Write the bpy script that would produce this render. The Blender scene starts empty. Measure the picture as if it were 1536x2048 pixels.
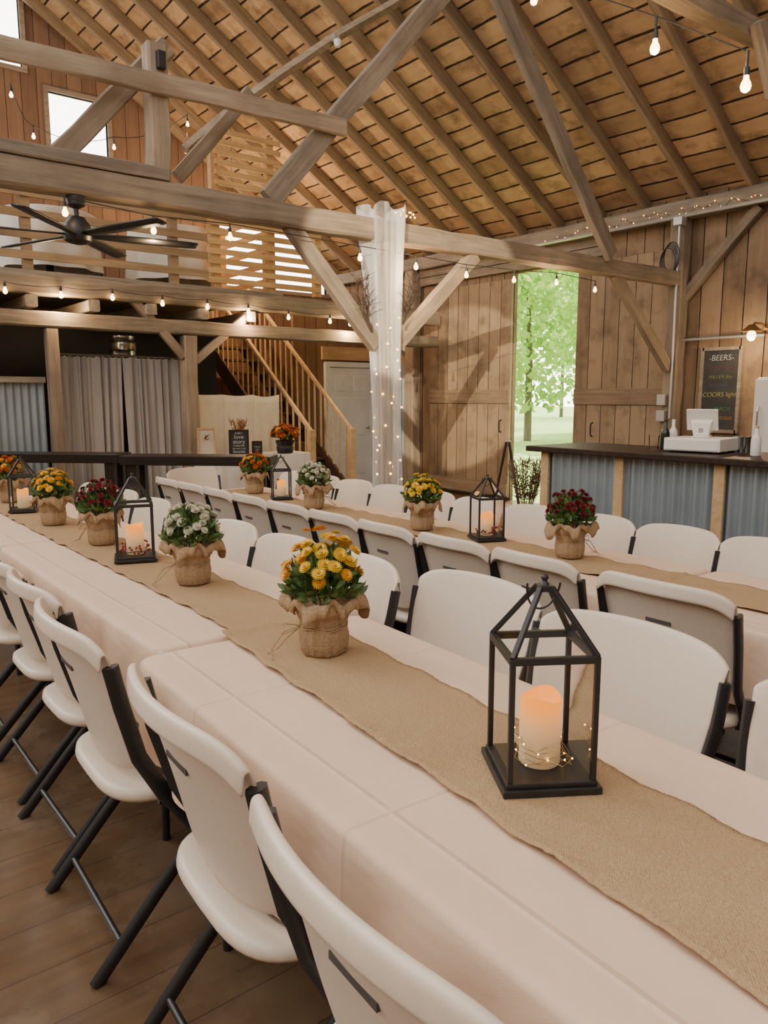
import bpy, bmesh, math, random
from mathutils import Vector, Matrix, Euler
random.seed(7)
SC=bpy.context.scene; COL=SC.collection
R=math.radians; PI=math.pi
V=Vector
# ------------------------------------------------------------------ camera
F=1530.0; H=1.44; PITCH=8.6; YAW=38.4
CAM=V((0,0,H))
cd=bpy.data.cameras.new('camera'); cam=bpy.data.objects.new('camera',cd); COL.objects.link(cam)
cam.location=CAM; cam.rotation_euler=(R(90-PITCH),0,R(-YAW))
cd.sensor_fit='AUTO'; cd.sensor_width=36; cd.lens=F/2048*36; cd.clip_start=.02; cd.clip_end=500
SC.camera=cam
M3=Euler((R(90-PITCH),0,R(-YAW))).to_matrix()
Rv=M3@V((1,0,0)); Uv=M3@V((0,1,0)); Fv=M3@V((0,0,-1))
def ray(px,py): return Fv+Rv*((px-768)/F)+Uv*((1024-py)/F)
def PZ(px,py,z): d=ray(px,py); return CAM+d*((z-H)/d.z)
def PX(px,py,x): d=ray(px,py); return CAM+d*(x/d.x)
def PY(px,py,y): d=ray(px,py); return CAM+d*(y/d.y)
def PT(px,py,t): return CAM+ray(px,py)*t
def LX(px,x,z):
    n=Rv-Fv*((px-768)/F); return -(n.x*x+n.z*(z-H))/n.y
def LY(px,y,z):
    n=Rv-Fv*((px-768)/F); return -(n.y*y+n.z*(z-H))/n.x
FH=V((Fv.x,Fv.y,0)).normalized()
# ------------------------------------------------------------------ mesh builder
class MB:
    def __init__(s): s.v=[]; s.f=[]
    def add(s,vs,fs):
        o=len(s.v); s.v+=[tuple(v) for v in vs]; s.f+=[tuple(i+o for i in f) for f in fs]; return s
    def box(s,c,d,rz=0):
        c=V(c); q=Matrix.Rotation(rz,3,'Z')
        vs=[c+q@V((x*d[0]/2,y*d[1]/2,z*d[2]/2)) for z in(-1,1) for x,y in((-1,-1),(1,-1),(1,1),(-1,1))]
        return s.add(vs,[(3,2,1,0),(4,5,6,7),(0,1,5,4),(1,2,6,5),(2,3,7,6),(3,0,4,7)])
    def ext(s,a,b):
        return s.box([(a[i]+b[i])/2 for i in range(3)],[abs(b[i]-a[i]) for i in range(3)])
    def bar(s,p0,p1,w,h,up=(0,0,1)):
        p0=V(p0);p1=V(p1);x=(p1-p0).normalized();up=V(up)
        if abs(x.dot(up))>.98: up=V((0,1,0))
        y=up.cross(x).normalized();z=x.cross(y)
        vs=[p+y*(a*w/2)+z*(b*h/2) for p in(p0,p1) for a,b in((-1,-1),(1,-1),(1,1),(-1,1))]
        return s.add(vs,[(3,2,1,0),(4,5,6,7),(0,1,5,4),(1,2,6,5),(2,3,7,6),(3,0,4,7)])
    def tube(s,pts,r,n=8,closed=False,ry=None):
        pts=[V(p) for p in pts]; N=len(pts); vs=[];fs=[]
        prev=None
        for i,p in enumerate(pts):
            if closed: t=pts[(i+1)%N]-pts[i-1]
            else: t=pts[min(i+1,N-1)]-pts[max(i-1,0)]
            t=t.normalized() if t.length>1e-9 else V((0,0,1))
            if prev is None:
                up=V((0,0,1)) if abs(t.z)<.9 else V((1,0,0)); a=up.cross(t).normalized()
            else:
                a=prev-t*prev.dot(t); a=a.normalized() if a.length>1e-6 else t.orthogonal().normalized()
            prev=a; b=t.cross(a)
            rr=r[i] if isinstance(r,(list,tuple)) else r
            for k in range(n):
                an=2*PI*k/n; vs.append(p+a*(math.cos(an)*rr)+b*(math.sin(an)*(ry or rr)))
        m=N if closed else N-1
        for i in range(m):
            for k in range(n):
                j=(i+1)%N; fs.append((i*n+k,i*n+(k+1)%n,j*n+(k+1)%n,j*n+k))
        if not closed: fs+=[tuple(range(n-1,-1,-1)),tuple((N-1)*n+k for k in range(n))]
        return s.add(vs,fs)
    def lathe(s,prof,n=24,c=(0,0,0),fn=None):
        c=V(c); vs=[];fs=[]
        for j,(r,z) in enumerate(prof):
            for k in range(n):
                a=2*PI*k/n; rr=r*(fn(a,j) if fn else 1); vs.append(c+V((rr*math.cos(a),rr*math.sin(a),z)))
        for j in range(len(prof)-1):
            for k in range(n): fs.append((j*n+k,j*n+(k+1)%n,(j+1)*n+(k+1)%n,(j+1)*n+k))
        fs+=[tuple(range(n-1,-1,-1)),tuple((len(prof)-1)*n+k for k in range(n))]
        return s.add(vs,fs)
    def grid(s,fn,nu,nv):
        vs=[fn(i/nu,j/nv) for j in range(nv+1) for i in range(nu+1)]
        return s.add(vs,[(j*(nu+1)+i,j*(nu+1)+i+1,(j+1)*(nu+1)+i+1,(j+1)*(nu+1)+i) for j in range(nv) for i in range(nu)])
    def ball(s,c,r,n=10,m=6,sc=(1,1,1)):
        c=V(c); vs=[];fs=[]
        for j in range(m+1):
            th=PI*j/m
            for k in range(n):
                a=2*PI*k/n; vs.append(c+V((r*sc[0]*math.sin(th)*math.cos(a),r*sc[1]*math.sin(th)*math.sin(a),r*sc[2]*math.cos(th))))
        for j in range(m):
            for k in range(n): fs.append((j*n+k,(j+1)*n+k,(j+1)*n+(k+1)%n,j*n+(k+1)%n))
        return s.add(vs,fs)
    def obj(s,name,m,parent=None,smooth=0,bev=0,sol=0,sub=0,loc=None,rz=0,recalc=True):
        me=bpy.data.meshes.new(name); me.from_pydata(s.v,[],s.f); me.update()
        if recalc:
            b=bmesh.new(); b.from_mesh(me); bmesh.ops.recalc_face_normals(b,faces=b.faces); b.to_mesh(me); b.free()
        if smooth:
            me.polygons.foreach_set('use_smooth',[True]*len(me.polygons)); me.set_sharp_from_angle(angle=R(smooth))
        if m: me.materials.append(m)
        o=bpy.data.objects.new(name,me); COL.objects.link(o)
        if parent: o.parent=parent
        if loc is not None: o.location=loc
        if rz: o.rotation_euler=(0,0,rz)
        if sol:
            q=o.modifiers.new('solid','SOLIDIFY'); q.thickness=sol; q.offset=0
        if bev:
            q=o.modifiers.new('bevel','BEVEL'); q.width=bev; q.segments=2; q.limit_method='ANGLE'
        if sub:
            q=o.modifiers.new('sub','SUBSURF'); q.levels=sub; q.render_levels=sub
        return o
def T(o,label,cat,group=None,kind=None):
    if label: o['label']=label
    if cat: o['category']=cat
    if group: o['group']=group
    if kind: o['kind']=kind
    return o
def thing(name,label,cat,loc=(0,0,0),rz=0,group=None):
    o=bpy.data.objects.new(name,None); COL.objects.link(o); o.empty_display_size=.1
    o.location=loc; o.rotation_euler=(0,0,rz); return T(o,label,cat,group)
def S(o): o['kind']='structure'; return o
def copy_tree(o,parent=None):
    c=o.copy(); COL.objects.link(c)
    if parent: c.parent=parent
    for ch in list(o.children): copy_tree(ch,c)
    return c
BR_=random.Random(11)
def beam(name,p0,p1,w,h,m,parent=None,up=(0,0,1),jit=.0045,step=.24):
    p0=V(p0);p1=V(p1);L=(p1-p0).length;x=(p1-p0)/L;up=V(up)
    if abs(x.dot(up))>.98: up=V((0,1,0))
    y=up.cross(x).normalized();z=x.cross(y)
    n=max(2,int(L/step)); c=.10*min(w,h); a,b_=w/2,h/2; vs=[];fs=[]
    prof=((-a+c,-b_),(a-c,-b_),(a,-b_+c),(a,b_-c),(a-c,b_),(-a+c,b_),(-a,b_-c),(-a,-b_+c))
    for i in range(n+1):
        dy,dz=BR_.gauss(0,jit*.7),BR_.gauss(0,jit*.7)
        for q in prof: vs.append((L*i/n,q[0]+dy+BR_.gauss(0,jit*.5),q[1]+dz+BR_.gauss(0,jit*.5)))
    for i in range(n):
        for k in range(8): fs.append((i*8+k,i*8+(k+1)%8,(i+1)*8+(k+1)%8,(i+1)*8+k))
    fs+=[tuple(range(7,-1,-1)),tuple(n*8+k for k in range(8))]
    o=MB().add(vs,fs).obj(name,m,parent,smooth=30)
    mw=Matrix((x,y,z)).transposed().to_4x4(); mw.translation=p0
    o.matrix_basis=(parent.matrix_basis.inverted()@mw) if parent else mw
    return o
ORD='first second third fourth fifth sixth seventh eighth ninth tenth eleventh twelfth thirteenth fourteenth fifteenth sixteenth seventeenth eighteenth nineteenth twentieth twenty-first twenty-second twenty-third'.split()
# ------------------------------------------------------------------ materials
class N:
    def __init__(s,name):
        s.m=bpy.data.materials.new(name); s.m.use_nodes=True; s.t=s.m.node_tree; s.t.nodes.clear()
        s.out=s.n('ShaderNodeOutputMaterial'); s.tc=None
    def n(s,t,**k):
        q=s.t.nodes.new(t)
        for a,b in k.items(): setattr(q,a,b)
        return q
    def l(s,a,b): s.t.links.new(a,b)
    def math(s,op,a,b=None,c=None):
        q=s.n('ShaderNodeMath',operation=op)
        for i,x in enumerate((a,b,c)):
            if x is None: continue
            if isinstance(x,(int,float)): q.inputs[i].default_value=x
            else: s.l(x,q.inputs[i])
        return q.outputs[0]
    def coord(s):
        if not s.tc: s.tc=s.n('ShaderNodeTexCoord')
        return s.tc.outputs['Object']
    def noise(s,scale,detail=4,rough=.6):
        mp=s.n('ShaderNodeMapping'); mp.inputs['Scale'].default_value=scale if isinstance(scale,(tuple,list)) else (scale,)*3
        s.l(s.coord(),mp.inputs['Vector']); q=s.n('ShaderNodeTexNoise'); q.inputs['Scale'].default_value=1
        q.inputs['Detail'].default_value=detail; q.inputs['Roughness'].default_value=rough
        s.l(mp.outputs[0],q.inputs['Vector']); return q.outputs[0]
    def ramp(s,f,a,b):
        q=s.n('ShaderNodeMapRange'); q.inputs[1].default_value=a; q.inputs[2].default_value=b; s.l(f,q.inputs[0]); return q.outputs[0]
    def mix(s,f,a,b):
        q=s.n('ShaderNodeMix',data_type='RGBA')
        if isinstance(f,(int,float)): q.inputs[0].default_value=f
        else: s.l(f,q.inputs[0])
        for i,x in((6,a),(7,b)):
            if isinstance(x,(tuple,list)): q.inputs[i].default_value=(*x[:3],1)
            else: s.l(x,q.inputs[i])
        return q.outputs[2]
    def bsdf(s,col,rough=.6,metal=0,bump=None,bs=.3,bd=.01,emis=None,es=0,spec=None):
        q=s.n('ShaderNodeBsdfPrincipled')
        if isinstance(col,(tuple,list)): q.inputs['Base Color'].default_value=(*col[:3],1)
        else: s.l(col,q.inputs['Base Color'])
        if isinstance(rough,(int,float)): q.inputs['Roughness'].default_value=rough
        else: s.l(rough,q.inputs['Roughness'])
        q.inputs['Metallic'].default_value=metal
        if spec is not None: q.inputs['Specular IOR Level'].default_value=spec
        if emis is not None:
            if isinstance(emis,(tuple,list)): q.inputs['Emission Color'].default_value=(*emis,1)
            else: s.l(emis,q.inputs['Emission Color'])
            if isinstance(es,(int,float)): q.inputs['Emission Strength'].default_value=es
            else: s.l(es,q.inputs['Emission Strength'])
        if bump is not None:
            b=s.n('ShaderNodeBump'); b.inputs['Strength'].default_value=bs; b.inputs['Distance'].default_value=bd
            s.l(bump,b.inputs['Height']); s.l(b.outputs[0],q.inputs['Normal'])
        s.l(q.outputs[0],s.out.inputs[0]); return q
def pm(name,c1,c2=None,scale=6,rough=.6,metal=0,bs=.15,bd=.004,**k):
    a=N(name); f=a.noise(scale); c2=c2 or tuple(x*.85 for x in c1)
    col=a.mix(a.ramp(f,.3,.7),c1,c2)
    a.bsdf(col,rough,metal,f,bs,bd,**k); return a.m
def wood(name,c1,c2,rand=.3,rough=.8,grain=(1.0,16,16)):
    a=N(name); oi=a.n('ShaderNodeObjectInfo')
    mp=a.n('ShaderNodeMapping'); mp.inputs['Scale'].default_value=grain; a.l(a.coord(),mp.inputs['Vector'])
    add=a.n('ShaderNodeVectorMath',operation='ADD'); a.l(mp.outputs[0],add.inputs[0])
    cm=a.n('ShaderNodeCombineXYZ'); a.l(a.math('MULTIPLY',oi.outputs['Random'],50),cm.inputs[0]); a.l(cm.outputs[0],add.inputs[1])
    nz=a.n('ShaderNodeTexNoise'); nz.inputs['Scale'].default_value=1.5; nz.inputs['Detail'].default_value=6; nz.inputs['Roughness'].default_value=.7
    a.l(add.outputs[0],nz.inputs['Vector']); f=nz.outputs[0]
    col=a.mix(a.ramp(f,.32,.68),c1,c2)
    g=a.noise(1.7,4); col=a.mix(a.math('MULTIPLY',a.ramp(g,.45,.75),.5),col,tuple(x*.5 for x in c2))
    hs=a.n('ShaderNodeHueSaturation'); a.l(a.math('MULTIPLY_ADD',oi.outputs['Random'],rand,1-rand/2),hs.inputs['Value']); a.l(col,hs.inputs['Color'])
    a.bsdf(hs.outputs[0],rough,0,f,.5,.008,spec=.25); return a.m
def boards(name,axis,width,c1,c2,gap=.05,gapcol=(.012,.008,.005),grain=(14,14,1.2),rough=.8,var=.6,patch=.9,stain=None,bend=.45,gv=.18,sa=.65):
    a=N(name); sp=a.n('ShaderNodeSeparateXYZ'); a.l(a.coord(),sp.inputs[0]); u=a.math('DIVIDE',sp.outputs[axis],width)
    if bend: u=a.math('ADD',u,a.math('MULTIPLY',a.math('SUBTRACT',a.noise(.6,2),.5),bend))
    wn=a.n('ShaderNodeTexWhiteNoise',noise_dimensions='1D'); a.l(a.math('FLOOR',u),wn.inputs['W'])
    fr=a.math('FRACT',u); f=a.noise(grain,5,.65); g=a.noise(1.3,3)
    fac=a.math('ADD',a.math('MULTIPLY',a.ramp(f,.3,.7),.5),a.math('MULTIPLY',a.math('SUBTRACT',wn.outputs[0],.3),var))
    fac=a.math('ADD',fac,a.math('MULTIPLY',a.math('SUBTRACT',g,.5),patch))
    q=a.n('ShaderNodeClamp'); a.l(fac,q.inputs[0])
    col=a.mix(q.outputs[0],c1,c2)
    if stain: col=a.mix(a.math('MULTIPLY',a.ramp(a.noise(2.6,5,.7),.50,.68),sa),col,stain)
    gm=a.math('LESS_THAN',fr,a.math('MULTIPLY_ADD',a.noise(4,2),gv,gap-gv/2))
    col=a.mix(gm,col,gapcol)
    a.bsdf(col,rough,0,a.math('SUBTRACT',f,a.math('MULTIPLY',gm,2)),.4,.006,spec=.25); return a.m
TIM=wood('weathered_timber',(.34,.27,.20),(.165,.13,.098))
TIM2=wood('pale_timber',(.42,.33,.24),(.235,.18,.13))
RAILW=wood('door_rail_wood',(.32,.235,.16),(.18,.13,.088),grain=(16,1,16))
GREY=wood('grey_timber',(.37,.31,.245),(.195,.162,.128))
GREYY=wood('grey_plank_trim',(.28,.23,.18),(.15,.12,.09),grain=(16,1,16))
RAFT=wood('rafter_wood',(.36,.26,.165),(.21,.147,.092))
PINE=wood('fresh_pine',(.72,.51,.29),(.53,.35,.18),.12)
DARKW=wood('dark_stained_wood',(.05,.031,.023),(.02,.013,.01),.1,.45)
BENCHW=wood('near_black_wood',(.026,.018,.014),(.012,.009,.007),.1,.4)
ROOF=boards('roof_deck_boards',0,.24,(.60,.405,.225),(.31,.20,.11),.10,(.04,.027,.018),(9,1.6,9),.85,.8,1.2,(.15,.10,.062),.45,.13,.75)
WALLB=boards('weathered_wall_boards',1,.24,(.28,.195,.125),(.135,.09,.056),.045,(.012,.008,.005),(14,14,1.2),.8,.7,1.2,(.085,.06,.042),.12,.06)
GABLE=boards('brown_gable_boards',0,.2,(.26,.155,.098),(.14,.082,.054),.035,gv=.02,bend=0)
DOORB=boards('sliding_door_boards',1,.21,(.32,.235,.155),(.165,.115,.075),.04,(.012,.008,.005),(14,14,1.2),.8,.7,1.2,(.10,.072,.05),.12,.05)
def floor_mat():
    a=N('worn_plank_floor'); sp=a.n('ShaderNodeSeparateXYZ'); a.l(a.coord(),sp.inputs[0]); u=a.math('DIVIDE',sp.outputs[1],.19)
    wn=a.n('ShaderNodeTexWhiteNoise',noise_dimensions='1D'); a.l(a.math('FLOOR',u),wn.inputs['W']); fr=a.math('FRACT',u)
    f=a.noise((1.5,12,12),5,.65); g=a.noise(1.6,5,.65)
    col=a.mix(a.ramp(f,.3,.7),(.16,.095,.05),(.098,.058,.033)); col=a.mix(a.math('MULTIPLY',wn.outputs[0],.25),col,(.085,.052,.032))
    col=a.mix(a.math('MULTIPLY',a.ramp(g,.48,.72),.5),col,(.29,.21,.14)); gm=a.math('LESS_THAN',fr,.013); col=a.mix(gm,col,(.04,.027,.018))
    a.bsdf(col,a.ramp(g,.2,1.4),0,f,.08,.003,spec=.6); return a.m
FLOORM=floor_mat()
DARKP=pm('dark_boards_and_loft_shade',(.02,.022,.028),(.01,.011,.014),3,.7)  # near-black tone imitating shade under the loft; the shelf shares it
WHITE=pm('ivory_moulded_plastic',(.70,.605,.505),(.665,.57,.475),60,.40,bs=.06,bd=.001)
WHITE2=pm('white_plastic',(.80,.78,.75),(.77,.75,.72),60,.4,bs=.06,bd=.001)
BLACK=pm('black_powder_metal',(.014,.014,.016),(.02,.02,.022),20,.42)
SLOT=pm('matte_black',(.03,.03,.03),None,20,.8)  # even dark colour of drawer feet, square mark and bottle caps
SLOT2=pm('slot_shade',(.08,.07,.065),None,20,.8)  # dark tone in place of the shade inside the chair handle opening
DOORW=pm('white_painted_door',(.88,.93,.96),None,4,.45)
STEEL=pm('galvanised_steel',(.36,.425,.47),(.28,.335,.375),3,.42,.4)
CHROME=pm('brushed_steel',(.6,.6,.6),None,10,.25,1)
WIRE=pm('brass_wire',(.6,.42,.18),None,10,.3,.9)
CONDUIT=pm('grey_conduit',(.5,.5,.5),None,10,.4,.6)
GREEN=pm('mum_leaves',(.045,.11,.028),(.14,.23,.07),40,.6)
STEM=pm('stem_green',(.06,.1,.03),None,40,.6)
DRY=pm('dried_twigs',(.07,.045,.03),(.035,.022,.016),20,.9)
BROWN=pm('dried_brown_grass',(.24,.155,.10),(.12,.075,.05),20,.9)
BERRY=pm('red_berries',(.30,.02,.02),None,20,.35)
def blm(n,c): return pm(n,c,tuple(x*.65 for x in c),60,.6)
YEL=blm('golden_petals',(.86,.42,.015)); ORA=blm('orange_petals',(.66,.15,.012)); RED=blm('maroon_petals',(.22,.014,.022)); WHI=blm('cream_petals',(.78,.75,.60)); LEM=blm('yellow_petals',(.90,.60,.03))
def cloth(name,c1,rough=.85,px=.62,py=.36):
    a=N(name); sp=a.n('ShaderNodeSeparateXYZ'); a.l(a.coord(),sp.inputs[0]); hs=[]
    for i,p in((0,py),(1,px)):
        fr=a.math('ABSOLUTE',a.math('SUBTRACT',a.math('FRACT',a.math('ADD',a.math('DIVIDE',sp.outputs[i],p),.25)),.5))
        hs.append(a.math('MAXIMUM',a.math('SUBTRACT',1,a.math('DIVIDE',a.math('MULTIPLY',fr,p),.009)),0))
    n1=a.noise((5,3,5),3); n2=a.noise(400,1)
    h=a.math('ADD',a.math('MULTIPLY',a.math('MAXIMUM',hs[0],hs[1]),.6),a.math('ADD',a.math('MULTIPLY',n1,2.4),a.math('MULTIPLY',n2,.04)))
    col=a.mix(a.ramp(n1,.3,.7),c1,tuple(x*.95 for x in c1))
    a.bsdf(col,rough,0,h,.5,.012,spec=.25); return a.m
CLOTH=cloth('blush_tablecloth',(.75,.56,.42))
LINEN=pm('cream_linen',(.70,.62,.49),(.60,.53,.42),5,.9)
WCLOTH=pm('white_linen',(.82,.77,.70),(.75,.70,.63),5,.9)
CURT=pm('taupe_curtain',(.42,.39,.365),(.36,.335,.315),(6,6,2),.9,bs=.05)
def burlap(name,c1,c2,wr=0,sc=260):
    a=N(name); f=a.noise(sc,2,.7); g=a.noise(5,3)
    sp=a.n('ShaderNodeSeparateXYZ'); a.l(a.coord(),sp.inputs[0]); k=2*PI/.0055
    wv=a.math('MULTIPLY',a.math('SINE',a.math('MULTIPLY',sp.outputs[0],k)),a.math('SINE',a.math('MULTIPLY',sp.outputs[1],k)))
    f=a.math('ADD',f,a.math('MULTIPLY',wv,.10))
    col=a.mix(a.math('ADD',a.math('MULTIPLY',a.ramp(f,.25,.75),.65),a.math('MULTIPLY',g,.35)),c1,c2); h=f
    if wr: h=a.math('ADD',f,a.math('MULTIPLY',a.noise((38,38,22),4,.6),wr))
    else: h=a.math('ADD',f,a.math('MULTIPLY',a.noise((12,26,12),3,.6),2.5))
    a.bsdf(col,.95,0,h,.8,.003 if not wr else .006,spec=.1); return a.m
BURL=burlap('burlap_runner',(.51,.36,.21),(.31,.205,.115),0,200); BURL2=burlap('burlap_wrap',(.52,.375,.235),(.30,.205,.12),2.0,200)
def sheer():
    a=N('sheer_drape'); d=a.n('ShaderNodeBsdfDiffuse'); d.inputs[0].default_value=(.93,.96,.99,1)
    t=a.n('ShaderNodeBsdfTranslucent'); t.inputs[0].default_value=(.93,.96,.99,1); tr=a.n('ShaderNodeBsdfTransparent')
    m1=a.n('ShaderNodeMixShader'); m1.inputs[0].default_value=.5; a.l(d.outputs[0],m1.inputs[1]); a.l(t.outputs[0],m1.inputs[2])
    f=a.noise((11,11,.6),2); m2=a.n('ShaderNodeMixShader'); a.l(a.ramp(f,-.05,.88),m2.inputs[0]); a.l(m1.outputs[0],m2.inputs[1]); a.l(tr.outputs[0],m2.inputs[2])
    a.l(m2.outputs[0],a.out.inputs[0]); return a.m
SHEER=sheer()
def glass():
    a=N('thin_clear_glass'); g=a.n('ShaderNodeBsdfGlossy'); g.inputs['Roughness'].default_value=.02; g.inputs[0].default_value=(.85,.85,.85,1); tr=a.n('ShaderNodeBsdfTransparent')
    tr.inputs[0].default_value=(.985,.99,.985,1); fr=a.n('ShaderNodeFresnel'); fr.inputs[0].default_value=1.18
    m=a.n('ShaderNodeMixShader'); a.l(fr.outputs[0],m.inputs[0]); a.l(tr.outputs[0],m.inputs[1]); a.l(g.outputs[0],m.inputs[2]); a.l(m.outputs[0],a.out.inputs[0]); return a.m
GLASS=glass()
def emit(name,c,s):
    a=N(name); f=a.noise(3); a.bsdf(a.mix(f,c,c),.4,0,emis=c,es=s); return a.m
BULB=emit('glowing_bulb',(1,.60,.22),14); BEAD=emit('fairy_bead',(1,.48,.10),10)
def candle():
    a=N('led_candle_wax'); sp=a.n('ShaderNodeSeparateXYZ'); a.l(a.coord(),sp.inputs[0])
    g=a.ramp(sp.outputs[2],.04,.115); cr=a.n('ShaderNodeValToRGB'); e=cr.color_ramp.elements
    e[0].color=(.9,.50,.18,1); e[1].color=(1,.27,.01,1); a.l(g,cr.inputs[0])
    st=a.math('ADD',a.math('MULTIPLY',a.math('POWER',g,1.3),1.5),.13)
    col=a.mix(g,(.80,.67,.47),(.30,.11,.02)); a.bsdf(col,.5,0,emis=cr.outputs[0],es=st); return a.m
CANDLE=candle()
def leafm(name,c1,c2):
    a=N(name); f=a.noise(.8); col=a.mix(a.ramp(f,.3,.7),c1,c2); d=a.n('ShaderNodeBsdfDiffuse'); t=a.n('ShaderNodeBsdfTranslucent')
    a.l(col,d.inputs[0]); a.l(col,t.inputs[0]); m=a.n('ShaderNodeMixShader'); m.inputs[0].default_value=.5
    a.l(d.outputs[0],m.inputs[1]); a.l(t.outputs[0],m.inputs[2]); a.l(m.outputs[0],a.out.inputs[0]); return a.m
LEAF=leafm('tree_leaves',(.27,.46,.09),(.56,.72,.25)); LAWN=pm('mown_grass',(.25,.45,.07),(.36,.54,.12),.6,.9); BARK=pm('tree_bark',(.20,.17,.12),(.12,.10,.07),(8,8,2),.9)
SLATE=pm('chalkboard_black',(.022,.025,.027),(.045,.047,.05),5,.8)
def ink(n,c): return pm(n,c,tuple(x*.5 for x in c),90,.8)
IW=ink('chalk_white',(.72,.72,.70)); IP=ink('chalk_pink',(.24,.08,.10)); IG=ink('chalk_green',(.10,.38,.18)); IB=ink('chalk_violet',(.15,.13,.30)); IY=ink('chalk_yellow',(.58,.52,.16)); IY2=ink('chalk_lime',(.30,.34,.12)); IO=ink('chalk_orange',(.55,.30,.06))
TR=random.Random(5)
def text(name,body,size,pos,xd,yd,m,parent,align='CENTER',hand=0):
    cu=bpy.data.curves.new(name,'FONT'); cu.body=body; cu.size=size; cu.align_x=align; cu.align_y='CENTER'; cu.extrude=.0008; cu.shear=.12*hand; cu.offset=-.0012*hand
    tmp=bpy.data.objects.new('tmp_text',cu); COL.objects.link(tmp); dg=bpy.context.evaluated_depsgraph_get()
    me=bpy.data.meshes.new_from_object(tmp.evaluated_get(dg)); bpy.data.objects.remove(tmp); me.materials.clear(); me.materials.append(m)
    o=bpy.data.objects.new(name,me); COL.objects.link(o); x=V(xd).normalized();y=V(yd).normalized()
    if hand:
        q=Matrix.Rotation(R(TR.uniform(-2.5,2.5)),3,x.cross(y)); x=q@x; y=q@y
    mw=Matrix((x,y,x.cross(y))).transposed().to_4x4(); mw.translation=V(pos); o.parent=parent; o.matrix_basis=parent.matrix_basis.inverted()@mw; return o
# ------------------------------------------------------------------ room shell
W=8.0; G=11.6; L=8.5; TB=4.77
def rz(x): return 3.6+.62*(W-x)
S(MB().ext((-4,-4,-.1),(W+.06,G+.06,0)).obj('floor',FLOORM))
def wall(name,axis,pos,th,u0,u1,z0,z1,holes,m):
    us=sorted({u0,u1,*[h[0] for h in holes],*[h[1] for h in holes]}); zs=sorted({z0,z1,*[h[2] for h in holes],*[h[3] for h in holes]}); b=MB()
    P=lambda u,p,z:(p,u,z) if axis=='x' else (u,p,z)
    for i in range(len(us)-1):
        for j in range(len(zs)-1):
            uc=(us[i]+us[i+1])/2; zc=(zs[j]+zs[j+1])/2
            if any(h[0]<uc<h[1] and h[2]<zc<h[3] for h in holes): continue
            b.ext(P(us[i],pos,zs[j]),P(us[i+1],pos+th,zs[j+1]))
    return S(b.obj(name,m))
OY0=LX(1160,W,1.6); OY1=LX(1025,W,1.6); OZ=3.07
wall('wall_right','x',W,.06,-3.9,G,0,3.58,[(OY0,OY1,0,OZ)],WALLB)
wall('unseen_wall_left','x',-3.96,.06,-3.9,G,0,3.6,[],WALLB)  # unseen, added to block low side light; light enters above it
wall('unseen_wall_front','y',-3.96,.06,-3.9,W,0,4.4,[],GABLE)  # unseen, added to cut low light from behind; open above
w1=(PY(100,262,G).x,PY(215,262,G).x,PY(157,328,G).z,PY(157,196,G).z)
w2=(PY(-70,70,G).x,PY(40,70,G).x,PY(20,130,G).z,PY(20,-10,G).z)
w3=(PY(436,500,G).x,PY(652,500,G).x,PY(550,580,G).z,PY(550,412,G).z)
WIN=(w1,w2,w3)
wall('wall_back','y',G,.06,-3.9,W,0,2.6,[],GABLE)
b=MB()
xs=sorted({-1.0,W,*[q[i] for q in WIN for i in(0,1)],*[ -1+.5*i for i in range(19) if -1+.5*i<W]})
for i in range(len(xs)-1):
    a,c=xs[i],xs[i+1]; m_=(a+c)/2; segs=[]; z=2.6
    for r in sorted([r for r in WIN if r[0]<m_<r[1]],key=lambda r:r[2]): segs.append((z,r[2])); z=r[3]
    segs.append((z,None))
    for z0,z1 in segs:
        ta=z1 if z1 is not None else rz(a); tc=z1 if z1 is not None else rz(c)
        b.add([(a,G,z0),(c,G,z0),(c,G,tc),(a,G,ta),(a,G+.06,z0),(c,G+.06,z0),(c,G+.06,tc),(a,G+.06,ta)],[(0,1,2,3),(7,6,5,4),(0,4,5,1),(1,5,6,2),(2,6,7,3),(3,7,4,0)])
S(b.obj('wall_gable',GABLE))
for i,q in enumerate(WIN):
    t=thing(f'window_{i+1}',None,None,((q[0]+q[1])/2,G,q[2])); S(t)
    x0,x1=-(q[1]-q[0])/2,(q[1]-q[0])/2; h=q[3]-q[2]
    f=MB()
    for a_,b_ in (((x0-.06,-.03,-.06),(x0,.08,h+.06)),((x1,-.03,-.06),(x1+.06,.08,h+.06)),((x0,-.03,-.06),(x1,.08,0)),((x0,-.03,h),(x1,.08,h+.06))): f.ext(a_,b_)
    f.obj('window_frame',TIM2,t); MB().ext((x0,.02,0),(x1,.026,h)).obj('pane',GLASS,t)
# roof deck
sl=math.atan(.62); xd=V((-math.cos(sl),0,math.sin(sl))); yd=V((0,-1,0)); zd=xd.cross(yd)
rf=MB().ext((0,-(G+.1),0),(9.3,4.0,.05)).obj('ceiling',ROOF); mw=Matrix((xd,yd,zd)).transposed().to_4x4(); mw.translation=V((W+.4,0,rz(W+.4))); rf.matrix_basis=mw; S(rf)
k=0; y=G-.25
while y>.6:
    o=beam('rafter',(W+.15,y,rz(W+.15)-.088),(.6,y,rz(.6)-.088),.06,.14,RAFT,jit=.003,step=.6)
    T(o,f'sloping roof rafter, {ORD[k]} from the gable end wall','rafter','roof rafters'); k+=1; y-=.61
def timber(name,a,b,w,h,label,m=TIM,up=(0,0,1),cat='beam'): return T(beam(name,a,b,w,h,m,up=up),label,cat)
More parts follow.
